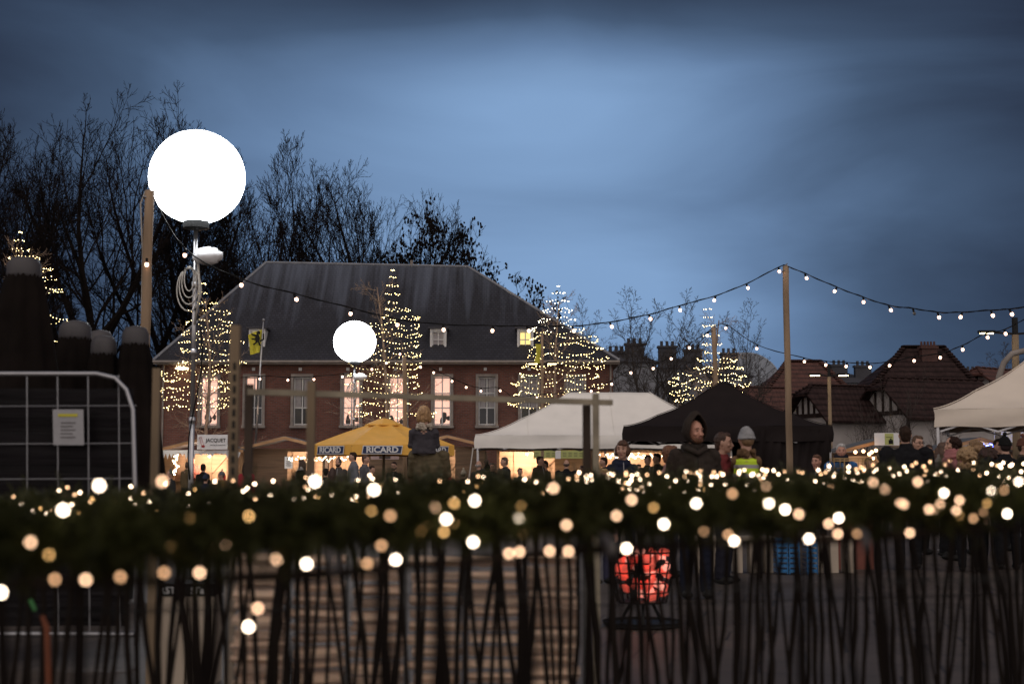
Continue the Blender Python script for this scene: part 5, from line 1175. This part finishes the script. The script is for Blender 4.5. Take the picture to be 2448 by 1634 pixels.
def limb(mb, pts, rs): 
    mb.tube(pts, rs, 12)
    for p, r in zip(pts, rs): mb.ell(p, r, 12, 8)
def hand(mb, w, d, side, s):
    """w wrist point, d pointing direction; palm, four fingers, thumb"""
    d = Vector(d).normalized(); u = Vector((0, 1, 0)) if abs(d.y) < .8 else Vector((0, 0, 1)); x = d.cross(u).normalized(); n = x.cross(d)
    w = Vector(w); mb.ell(w + d*.045*s, (.036*s, .022*s, .045*s), 10, 8, Matrix((x, n, d)).transposed())
    for k, (o, L_) in enumerate(((-.028, .062), (-.009, .075), (.010, .070), (.028, .055))):
        p = w + d*.08*s + x*o*s; limb(mb, [p, p + (d + n*.25).normalized()*L_*.55*s, p + (d + n*.7).normalized()*L_*s], [.0095*s, .009*s, .0078*s])
    p = w + d*.03*s - x*.034*s; limb(mb, [p, p + (d*.6 - x*.6 + n*.3).normalized()*.03*s, p + (d - x*.45 + n*.5).normalized()*.058*s], [.012*s, .011*s, .009*s])
def person(px, py_top, D, yaw, label, coat=(.03,.03,.035), trous=(.02,.022,.03), hair='short', hc=(.04,.025,.015), skin='skin', turn=0, arms='down', scarf=None, glasses=False, beard=None, vox=.016, wide=1.0, lean=0, hatc=(.08,.08,.08), h=None, z0=0, long_coat=False, hood_down=False, group='people at the winter market', vest=False, fur=None, knit=False, bag=None, sit=False, head=1.0):
    top = P(px, py_top, D); h = h or max(1.0, top.z - z0); s = h/1.76
    t = thing('person', label, 'person', (top.x, D, z0), radians(yaw), group)
    sk = M[skin]; child = h < 1.45 and not sit; hs = 1.0/s*(.90 if child else 1.0)*(.92 + .08*s)*head; S_ = s
    def V(x, y, z): return Vector((x*S_, y*S_, z*S_))
    ly = lean
    T_ = Matrix.Translation(V(0, -ly*.6, 0))
    zt_ = 1.76; hr = hs                              # heads of small people are relatively larger
    ch = V(0, -.02 - ly, zt_ - .125*hr)              # head centre
    RH = Matrix.Rotation(radians(turn), 4, 'Z')
    def H(x, y, z): return ch + (RH @ Vector((x, y, z)))*S_*hr
    k = S_*hr
    B = MB()
    B.ell(ch, (.074*k, .095*k, .118*k), 20, 14, RH.to_3x3()); B.ell(H(0, -.022, -.062), (.054*k, .060*k, .062*k), 14, 10, RH.to_3x3())
    B.ell(H(0, -.060, -.100), (.026*k, .022*k, .020*k), 10, 8)                                              # chin
    B.tube([H(0, -.085, .012), H(0, -.104, -.022), H(0, -.112, -.036), H(0, -.092, -.046)], [.009*k, .012*k, .015*k, .010*k], 8)  # nose
    for q in (-1, 1):
        B.ell(H(q*.030, -.080, .030), (.026*k, .014*k, .008*k), 10, 6); B.ell(H(q*.078, .008, -.005), (.012*k, .020*k, .032*k), 10, 8); B.ell(H(q*.040, -.068, -.030), (.022*k, .020*k, .018*k), 10, 6)
    B.ell(H(0, -.086, -.066), (.024*k, .012*k, .012*k), 10, 6)
    sh = zt_ - .125*hr - .20*hr                      # shoulder level
    B.tube([H(0, .012, -.07), V(0, .02 - ly*.8, sh + .0), V(0, .02 - ly*.6, sh - .08)], [.054*k, .058*k, .09*k], 12)
    B.rings([(0, -ly*.5, .82*S_, .13*S_, .09*S_), (0, -ly*.5, 1.05*S_, .12*S_, .085*S_), (0, -ly*.6, 1.28*S_, .15*S_, .10*S_), (0, .01 - ly*.7, sh*S_ - .02, .13*S_, .07*S_), (0, .01 - ly*.8, sh*S_ + .01, .05*S_, .05*S_)], 16)
    wd = .205*wide; hipz = .90
    A = {'down': ((.04, .02, -.30), (.05, -.06, -.56)), 'pocket': ((.07, .07, -.28), (-.02, -.13, -.46)), 'front': ((.05, -.04, -.27), (-.08, -.24, -.20)), 'phone': ((.04, -.10, -.26), (-.10, -.17, -.04)), 'hold': ((.06, -.06, -.26), (-.10, -.30, -.16)), 'up': ((.03, -.18, -.14), (-.02, -.22, .12)), 'legs': ((.05, -.05, -.25), (-.07, -.18, -.06)), 'fwd': ((.02, -.20, -.12), (-.05, -.38, -.10))}
    ar = {}
    for q in (-1, 1):
        e, w_ = A[arms] if not (arms == 'phone' and q < 0) else A['pocket']
        s0 = V(q*(wd - .03), .015 - ly*.75, sh - .055); s1 = s0 + V(q*e[0], e[1], e[2]); s2 = s0 + V(q*w_[0], w_[1], w_[2]); ar[q] = (s0, s1, s2)
        limb(B, [s0, s1, s2], [.045*S_, .036*S_, .026*S_])
        hand(B, s2, (s2 - s1), q, S_)
        if not sit:
            hp, kn, an = V(q*.09, 0 - ly*.4, hipz), V(q*.10, -.02, .48), V(q*.105, .02, .07); limb(B, [hp, kn, an], [.075*S_, .05*S_, .035*S_])
        else:
            hp, kn, an = V(q*.09, 0, hipz), V(q*.13, -.33, hipz - .02), V(q*.12, -.36, hipz - .38); limb(B, [hp, kn, an], [.075*S_, .052*S_, .036*S_])
        B.ell(an + V(0, -.05, -.03), (.035*S_, .09*S_, .028*S_), 10, 6)
    body = remesh(B, 'body', sk, t, max(.007, vox*.62), 2, .4)
    # coat
    C_ = MB(); lo = .62 if long_coat else .80; f = 1.0
    rg = [(0, -ly*.4, lo*S_, .205*S_*wide, .155*S_), (0, -ly*.45, .95*S_, .195*S_*wide, .15*S_), (0, -ly*.5, 1.08*S_, .18*S_*wide, .135*S_), (0, -ly*.6, 1.25*S_, .195*S_*wide, .145*S_), (0, .005 - ly*.7, (sh - .09)*S_, .19*S_*wide, .125*S_), (0, .01 - ly*.75, (sh - .02)*S_, .13*S_*wide, .10*S_), (0, .012 - ly*.8, (sh + .035)*S_, .085*S_, .08*S_)]
    C_.rings(rg, 20)
    for q in (-1, 1):
        s0, s1, s2 = ar[q]; limb(C_, [s0, s0.lerp(s1, .5), s1, s1.lerp(s2, .5), s2], [.078*S_*wide, .068*S_, .062*S_, .055*S_, .046*S_])
    C_.tube([V(0, .012 - ly*.8, sh + .01), V(0, .0 - ly*.82, sh + .075)], [.085*S_, .075*S_], 14)
    if hood_down: C_.ell(V(0, .10 - ly*.7, sh + .02), (.13*S_, .075*S_, .075*S_), 14, 8); C_.tube([V(-.10, .04, sh + .03), V(-.05, -.07, sh + .0), V(.05, -.07, sh + .0), V(.10, .04, sh + .03)], .035*S_, 8)
    co = remesh(C_, 'coat' if not knit else 'sweater', cloth(coat, knit=knit), t, vox, 4, .5, fold=.009*S_)
    z_ = MB(); z_.tube([V(0, -.150 - ly*.5, 1.05), V(0, -.152 - ly*.6, 1.25), V(0, -.095 - ly*.8, sh + .03)], .004*S_, 5); z_.build('zip', M['steel'] if not knit else M['black'], co, local=True)
    # trousers and shoes
    Tr = MB(); Tr.ell(V(0, -ly*.4, hipz - .02), (.165*S_, .12*S_, .12*S_), 14, 8)
    So = MB()
    for q in (-1, 1):
        if not sit: pts = [V(q*.085, -ly*.4, hipz - .04), V(q*.10, -.02, .48), V(q*.105, .02, .09)]
        else: pts = [V(q*.085, 0, hipz - .02), V(q*.13, -.33, hipz - .02), V(q*.12, -.36, hipz - .34)]
        limb(Tr, pts, [.098*S_, .072*S_, .058*S_]); a_ = pts[2]
        So.ell(a_ + V(0, -.055, -.045), (.048*S_, .135*S_, .045*S_), 12, 8)
    remesh(Tr, 'trousers', cloth(trous), t, vox, 4, .5, fold=.006*S_); so_ = So.build('shoes', M['blackm'], t, smooth=True, local=True)
    # hair / hats
    hm = mat('hair', hc, .55, .35, 40, .6, 90, stretch=(1, 1, .3)) if hair not in ('hood', 'beanie') else None
    Hh = MB(); R3 = RH.to_3x3()
    if hair in ('short', 'grey', 'long', 'bob'):
        Hh.ell(H(0, .026, .032), (.083*k, .093*k, .100*k), 18, 12, R3); Hh.ell(H(.012, -.030, .088), (.062*k, .055*k, .038*k), 12, 8, R3); Hh.ell(H(0, .055, -.02), (.070*k, .055*k, .085*k), 12, 8, R3)
        if hair == 'bob':
            for q in (-1, 1): Hh.ell(H(q*.070, .012, -.018), (.036*k, .062*k, .082*k), 10, 8, R3)
            Hh.ell(H(.015, -.062, .075), (.070*k, .035*k, .035*k), 12, 8, R3)
        if hair == 'long':
            for q in (-1, 1): Hh.tube([H(q*.066, .02, .03), H(q*.082, .02, -.06), H(q*.085, .01, -.16), H(q*.075, .0, -.24)], [.035*k, .042*k, .045*k, .025*k], 10)
            Hh.tube([H(0, .07, .03), H(0, .085, -.10), H(0, .09, -.25)], [.07*k, .085*k, .055*k], 12)
    if hair in ('short', 'long', 'bob', 'grey'): remesh(Hh, 'hair', hm, t, max(.008, vox*.6), 2, .4, disp=.006*k)
    elif hair == 'curly':
        rr = random.Random(int(px)); Hh.ell(H(0, .03, .0), (.10*k, .10*k, .115*k), 14, 10, R3)
        for i in range(120):
            a, b = rr.random()*6.28, rr.uniform(-1.0, 1.3); q = Vector((cos(a)*cos(b), sin(a)*cos(b), sin(b)))
            if q.y < -.35 and q.z < .55: continue
            Hh.ell(H(q.x*.112, q.y*.108 + .03, q.z*.125 - .02 - .05*(b < -.2)), .030*k*rr.uniform(.8, 1.2), 8, 6)
        remesh(Hh, 'hair', hm, t, max(.009, vox*.7), 1, .3, disp=.012*k)
    elif hair == 'bald':
        for q in (-1, 1): Hh.ell(H(q*.066, .03, -.01), (.018*k, .05*k, .04*k), 10, 6, R3)
        Hh.ell(H(0, .07, -.02), (.06*k, .03*k, .05*k), 10, 6, R3); remesh(Hh, 'hair', hm, t, .009, 2, .4, disp=.003)
    elif hair == 'beanie':
        Hh.ell(H(0, .016, .005), (.086*k, .102*k, .128*k), 24, 16, R3, 0, pi*.53); n = 24; Hh.f.append([len(Hh.v) - 24 + j for j in range(24)][::-1]); Hh.mi.append(0)
        Hh.tube([H(cos(a)*.080, .016 + sin(a)*.096, .004) for a in [i*2*pi/n for i in range(n+1)]], .014*k, 8, False); ho = remesh(Hh, 'knit_hat', cloth(hatc, knit=True), t, max(.007, vox*.6), 2, .4, fold=.008)
        Hh = MB(); Hh.ell(H(0, .03, .155), .030*k, 10, 8)
        if hatc != (.30,.30,.31): Hh.build('bobble', cloth(tuple(min(1, c*1.5) for c in hatc), knit=True), ho, local=True)
        hm = mat('hair', hc, .55, .3, 40); Hh = MB(); Hh.ell(H(0, .05, -.02), (.074*k, .055*k, .07*k), 12, 8, R3); Hh.build('hair', hm, t, smooth=True, local=True)
    elif hair == 'hood':
        # a deep hood: shell of rings round the face opening
        rings = []
        for (y, z, rx, rz) in ((.135, .015, .03, .04), (.115, .025, .085, .10), (.06, .035, .122, .148), (.0, .035, .132, .165), (-.035, .028, .128, .165), (-.066, .015, .116, .152), (-.076, .010, .107, .142), (-.066, .010, .100, .135), (-.01, .02, .108, .142)):
            rings.append([H(cos(2*pi*j/28)*rx*(1 if sin(2*pi*j/28) > -.2 else 1.05), y + .02*(sin(2*pi*j/28) < 0), z + sin(2*pi*j/28)*rz + (.026*(abs(cos(2*pi*j/28)) < .35 and sin(2*pi*j/28) > 0))) for j in range(28)])
        vs = [q for r_ in rings for q in r_]; n = 28
        Hh.add(vs, [(i*n+j, (i+1)*n+j, (i+1)*n+(j+1) % n, i*n+(j+1) % n) for i in range(len(rings)-1) for j in range(n)] + [tuple(range(n))])
        ho = Hh.build('hood', cloth(coat, knit=knit), t, smooth=True, local=True)
        md = ho.modifiers.new('sub', 'SUBSURF'); md.levels = md.render_levels = 1
        Hh = MB(); Hh.tube([V(-.115, .02, sh + .04), V(-.085, -.07, sh + .02), V(0, -.12, sh - .03), V(.085, -.07, sh + .02), V(.115, .02, sh + .04), V(0, .09, sh + .07), V(-.115, .02, sh + .04)], .030*S_, 10); Hh.build('collar', cloth(coat, knit=knit), t, smooth=True, local=True)
    # face detail
    if D < 35 or glasses:
        E_ = MB()
        for q in (-1, 1): E_.ell(H(q*.029, -.0885, .008), (.0125*k, .006*k, .006*k), 8, 6, R3)
        E_.build('eyes', M['eye'], body, local=True)
        E_ = MB()
        for q in (-1, 1): E_.tube([H(q*.046, -.084, .030), H(q*.030, -.096, .036), H(q*.014, -.096, .030)], [.003*k, .0045*k, .0035*k], 6)
        E_.build('eyebrows', mat('brow', tuple(c*.8 for c in hc), .7), body, local=True)
        E_ = MB(); E_.ell(H(0, -.098, -.064), (.022*k, .006*k, .0045*k), 10, 6, R3); E_.ell(H(0, -.096, -.072), (.018*k, .006*k, .005*k), 10, 6, R3); E_.build('lips', M['lips'], body, local=True)
    if beard:
        E_ = MB(); E_.ell(H(0, -.050, -.088), (.054*k, .044*k, .040*k), 14, 8, R3); E_.tube([H(-.026, -.094, -.062), H(-.02, -.102, -.052), H(.02, -.102, -.052), H(.026, -.094, -.062)], .0065*k, 6)
        E_.tube([H(-.068, -.01, -.02), H(-.062, -.035, -.07), H(-.035, -.07, -.10)], [.012*k, .016*k, .016*k], 8); E_.tube([H(.068, -.01, -.02), H(.062, -.035, -.07), H(.035, -.07, -.10)], [.012*k, .016*k, .016*k], 8)
        remesh(E_, 'beard', mat('beard', beard, .7, .3, 50), t, .007, 2, .4, disp=.003)
    if glasses:
        E_ = MB()
        for q in (-1, 1): E_.tube([H(q*.031 + cos(a)*.021, -.102, .006 + sin(a)*.016) for a in [i*2*pi/14 for i in range(15)]], .0026*k, 5, False); E_.tube([H(q*.052, -.098, .01), H(q*.078, .0, .01)], .0024*k, 5)
        E_.tube([H(-.01, -.104, .01), H(.01, -.104, .01)], .0024*k, 5); E_.build('glasses', M['black'], body, local=True)
    if scarf:
        E_ = MB()
        for j in range(3):
            zz = sh + .035 + j*.035; rr_ = .105 - j*.010; E_.tube([V(cos(a)*rr_, .0 + sin(a)*rr_*.95 - ly*.8, zz + .012*sin(a*2 + j)) for a in [i*2*pi/18 for i in range(19)]], .032*S_, 8, False)
        E_.tube([V(.04, -.12 - ly*.8, sh + .03), V(.06, -.165 - ly*.6, 1.30), V(.06, -.165 - ly*.5, 1.12)], [.035*S_, .045*S_, .045*S_], 8)
        remesh(E_, 'scarf', cloth(scarf, knit=True), t, max(.010, vox*.8), 2, .4, fold=.006)
    if fur:
        E_ = MB(); rr = random.Random(9); 
        for i in range(70):
            a = rr.uniform(0, 6.28); E_.ell(V(cos(a)*.125, .055 + sin(a)*.085, sh + .062 + rr.uniform(-.03,.045)), .045*S_*rr.uniform(.7, 1.2), 7, 5)
        remesh(E_, 'fur_trim', mat('fur', fur, .95, .35, 60, .8, 120), t, .009, 1, .3, disp=.012)
    if vest:
        E_ = MB(); rg2 = [(x, y, z, a*1.10, b*1.12) for x, y, z, a, b in rg[:6]]; n = 20
        vs = [Vector((c[0] + cos(2*pi*j/n)*c[3], c[1] + sin(2*pi*j/n)*c[4], c[2])) for c in rg2 for j in range(n)]
        E_.add(vs, [(i*n+j, i*n+(j+1) % n, (i+1)*n+(j+1) % n, (i+1)*n+j) for i in range(5) for j in range(n)]); vo = E_.build('safety_vest', mat('hi vis yellow', (.62, .85, .03), .6, .06, 8, .4, 12), t, smooth=True, local=True)
        md = vo.modifiers.new('sub', 'SUBSURF'); md.levels = md.render_levels = 1
        for (z, rx, ry) in ((.93, .225*wide, .176), (1.08, .207*wide, .160)):
            E_ = MB(); n = 28; vs = [V(cos(2*pi*j/n)*rx, sin(2*pi*j/n)*ry, z + d) for d in (-.03, .03) for j in range(n)]; E_.add(vs, [(j, (j+1) % n, n + (j+1) % n, n + j) for j in range(n)]); E_.build('reflective_band', mat('reflective grey', (.38,.36,.38), .4), vo, smooth=True, local=True)
    if bag:
        E_ = MB(); E_.tube([V(.14, -.10, sh - .04), V(.155, .0, sh + .02), V(.14, .13, sh - .06), V(.10, .16, 1.1), V(.0, .16, .95)], .014*S_, 8); E_.ell(V(.0, .17, 1.08), (.13*S_, .05*S_, .16*S_), 12, 8); E_.build('rucksack', cloth(bag), t, smooth=True, local=True)
    return t
BLK, NAVY, CHAR, OLV, BRN = (.012,.012,.014), (.018,.022,.042), (.035,.036,.042), (.11,.085,.045), (.05,.033,.022)
W = 'winter coat'
# ---- nearest people
hm_ = person(1660, 1003, 15, 8, 'man in a dark hooded sweatshirt looking down, nearest person behind the fences', (.040,.031,.026), (.015,.018,.032), 'hood', (.10,.05,.025), 'skin2', 18, 'pocket', beard=(.14,.06,.03), vox=.010, wide=1.06, knit=True)
person(1726, 1033, 17, 62, 'person in a dark red jacket carrying the child in the yellow vest', (.16,.02,.022), (.02,.02,.03), 'short', (.05,.022,.012), 'skin', 8, 'hold', vox=.011, wide=1.1, hood_down=True)
person(1783, 1021, 16.8, 172, 'small child in grey knit hat, brown fur hooded coat and yellow safety vest', (.17,.095,.045), (.03,.04,.08), 'beanie', (.2,.12,.06), 'skin', 20, 'fwd', vox=.009, hatc=(.30,.30,.31), h=1.2, z0=.64, head=1.12, vest=True, fur=(.16,.09,.045), sit=True, wide=1.05)
person(1600, 1064, 18, 72, 'woman with reddish hair in a pale pink coat, in profile behind the hooded man', (.42,.22,.22), (.03,.03,.05), 'short', (.16,.065,.03), 'skin', 10, 'down', vox=.012)
person(1487, 1052, 19, 6, 'boy with side swept brown hair in a navy hooded jacket, standing above the crowd', NAVY, (.02,.022,.04), 'bob', (.09,.04,.02), 'skin', -22, 'down', vox=.010, hood_down=True, wide=.9)
person(1437, 1119, 17, 30, 'blond little girl at the foot of the mossy post pair', (.35,.25,.25), (.05,.05,.1), 'long', (.5,.33,.16), 'skin', 0, 'down', vox=.012)
ol = person(1026, 1030, 22, 176, 'man in an olive coat seen from behind, carrying the child on his shoulders', OLV, (.03,.025,.02), 'short', (.05,.03,.02), 'skin', 30, 'legs', vox=.012, wide=1.15, long_coat=True, bag=None)
person(1014, 970, 21.9, 182, 'small child in a dark padded jacket with cream fur collar riding on shoulders', (.045,.040,.050), (.30,.28,.27), 'bob', (.42,.25,.12), 'skin', 0, 'legs', vox=.009, h=1.35, z0=.98, head=1.18, fur=(.55,.47,.38), sit=True, wide=1.2)
person(1952, 1086, 25, -28, 'smiling woman with short brown hair and red earring in a dark coat', BLK, BLK, 'short', (.12,.055,.03), 'skin2', -8, 'down', vox=.013, long_coat=True)
person(2010, 1060, 24, 4, 'grey haired man in dark jumper and blue jacket behind the glass cabinet', (.02,.12,.35), NAVY, 'grey', (.48,.47,.46), 'skin2', -14, 'down', vox=.012, scarf=(.02,.02,.03), wide=1.1)
person(2164, 1018, 19.5, 180, 'tall dark haired man seen from behind in a black coat', BLK, BLK, 'short', (.035,.02,.014), 'skin', -8, 'pocket', vox=.011, wide=1.32)
person(2192, 1041, 23, 20, 'man with glasses partly hidden behind the tall black coated man', BLK, BLK, 'short', (.10,.055,.03), 'skin', 0, 'down', vox=.013, glasses=True)
person(2254, 1057, 22.5, 58, 'woman with long hair and grey scarf facing the pink scarfed woman', (.06,.05,.045), BLK, 'long', (.10,.055,.035), 'skin', 0, 'down', vox=.012, scarf=(.22,.20,.18))
person(2277, 1043, 21.5, -72, 'woman with dark curly hair in a pink coat and pink scarf, in profile', (.36,.15,.15), BLK, 'curly', (.035,.018,.014), 'skin', 0, 'down', vox=.011, scarf=(.42,.16,.16))
person(2311, 1066, 19, 165, 'person with blond curly hair seen from behind in a black coat', BLK, BLK, 'curly', (.34,.22,.11), 'skin', 0, 'down', vox=.011)
person(2331, 1051, 23, 190, 'taller person with light wavy hair behind the blond curly haired one', BRN, BLK, 'curly', (.26,.16,.08), 'skin', 0, 'down', vox=.014)
person(2362, 1067, 20, 150, 'person with long dark curly hair seen from behind', BLK, BLK, 'curly', (.05,.02,.014), 'skin', 0, 'down', vox=.012)
person(2402, 1042, 19.5, 176, 'man in black knit cap and black coat with his back turned near the right edge', BLK, BLK, 'beanie', (.03,.02,.02), 'skin', 0, 'pocket', vox=.011, wide=1.3, hatc=(.012,.012,.012))
person(2386, 1049, 24, 10, 'man facing the crowd between two dark backs at right', BLK, BLK, 'short', (.04,.025,.018), 'skin', 0, 'down', vox=.013)
person(2446, 1045, 21, 60, 'person in a brown hat cut off by the right edge', BRN, BLK, 'beanie', (.04,.025,.018), 'skin', 0, 'down', vox=.013, hatc=(.10,.035,.02))
# ---- people further back
far = [
 (2106,1077,30,120,'child in a fur trimmed hood left of the tall black coated man',BLK,'beanie',(.12,.08,.05),dict(hatc=(.16,.11,.07))),
 (2075,1093,34,0,'person with face lit by the amber lamps',BLK,'short',(.05,.03,.02),{}),
 (1975,1083,33,200,'dark haired person behind the smiling woman',CHAR,'short',(.03,.02,.02),{}),
 (2220,1062,30,-20,'person between the man with glasses and the long haired woman',BLK,'short',(.06,.03,.02),{}),
 (530,1125,38,-70,'child in a grey bobble hat before the left stall',(.25,.14,.03),'beanie',(.1,.06,.03),dict(hatc=(.10,.105,.12))),
 (443,1104,51,150,'man in olive jacket bending over the left stall counter',(.14,.10,.05),'short',(.1,.06,.04),dict(lean=.12)),
 (407,1123,40,-40,'person in a green knit cap left of the bending man',CHAR,'beanie',(.05,.03,.02),dict(hatc=(.10,.11,.08))),
 (462,1092,55.2,0,'vendor inside the left stall',(.3,.1,.08),'short',(.05,.03,.02),{}),
 (486,1108,45,170,'dark coated person with back turned before the left stall',BLK,'short',(.02,.015,.012),{}),
 (492,1133,38,170,'child in a dark blue knit hat',NAVY,'beanie',(.03,.02,.02),dict(hatc=(.02,.03,.07))),
 (590,1102,36,160,'person in a red coat behind the dark square post',(.38,.02,.035),'long',(.03,.018,.014),{}),
 (722,1098,42,-120,'woman with a white scarf beside the price poster',BLK,'long',(.06,.035,.025),dict(scarf=(.5,.5,.5))),
 (810,1094,40,-15,'bearded man in a charcoal knit cap under the amber parasol',(.06,.05,.045),'beanie',(.03,.02,.015),dict(hatc=(.06,.055,.05), beard=(.03,.02,.015))),
 (845,1080,38,-75,'man in a grey padded jacket in profile left of the thin balloon pole',(.14,.15,.17),'short',(.04,.025,.018),dict(wide=1.1)),
 (873,1087,39,75,'man in grey jacket right of the thin balloon pole',(.10,.10,.11),'short',(.10,.05,.03),{}),
 (795,1117,37,180,'long haired woman seen from behind under the amber parasol',BRN,'long',(.05,.025,.018),{}),
 (779,1119,38,180,'second dark haired person under the left half of the parasol',BLK,'short',(.02,.015,.012),{}),
 (888,1113,43,60,'dark haired person right behind the grey jacketed man',CHAR,'short',(.03,.018,.015),{}),
 (942,1103,40,-10,'bearded man with glasses looking down beside the olive coated man',BLK,'short',(.035,.02,.015),dict(glasses=True, beard=(.05,.025,.018))),
 (1145,1100,39,200,'balding grey haired man in a dark leather jacket by the white tent leg',(.03,.026,.024),'bald',(.30,.28,.26),dict(turn=-50)),
 (1165,1108,42,170,'person in a black cap next to the balding man',BLK,'beanie',(.02,.015,.012),dict(hatc=(.012,.012,.014))),
 (1176,1106,44,15,'man with glasses under the left end of the white tent',CHAR,'short',(.05,.03,.02),dict(glasses=True)),
 (1207,1092,38,-70,'tall man in a dark jacket in profile under the white tent',(.025,.025,.03),'short',(.10,.07,.05),dict(wide=1.1)),
 (1195,1119,36,180,'woman in a pale coat with brown hair seen from behind',(.24,.22,.20),'short',(.07,.03,.02),{}),
 (1163,1097,47,180,'dark headed visitor at the stall behind the white tent',CHAR,'short',(.06,.035,.025),{}),
 (1108,1122,37,170,'person in a beige knit hat beside the olive coated man',(.08,.03,.05),'beanie',(.1,.06,.04),dict(hatc=(.30,.26,.20))),
 (1290,1090,40,60,'man in a brown leather coat with his hand at his face',(.05,.028,.02),'short',(.06,.035,.025),dict(arms='phone', wide=1.1)),
 (1303,1100,41,-60,'companion facing the man in the brown leather coat',(.14,.10,.07),'short',(.06,.035,.025),{}),
 (1354,1098,39,180,'broad dark coated man seen from behind under the white tent',BLK,'bald',(.06,.04,.03),dict(wide=1.3)),
 (1392,1112,43,-30,'person glimpsed left of the mossy post pair',BLK,'short',(.12,.05,.03),{}),
 (1444,1092,37,-75,'man in a black coat in profile left of the boy in navy',BLK,'short',(.03,.02,.015),{}),
 (1526,1109,38,5,'small woman with glasses behind the boy in navy',CHAR,'short',(.025,.015,.012),dict(glasses=True)),
 (1548,1087,36,25,'child carried on an arm behind the pink coated woman',BRN,'short',(.05,.03,.02),{}),
 (1571,1083,35,-60,'dark haired man beside the carried child',BLK,'short',(.02,.014,.012),{}),
 (1243,1118,46,20,'visitor glimpsed between the tall man and the leather coat',CHAR,'short',(.1,.05,.03),{}),
]
for px, py, D, yaw, lb, cc, hr_, hc_, kw in far: person(px, py, D, yaw, lb, cc, (.02,.02,.028), hr_, hc_, 'skin', vox=.020, **kw)
bpy.data.scenes.remove(TMP)
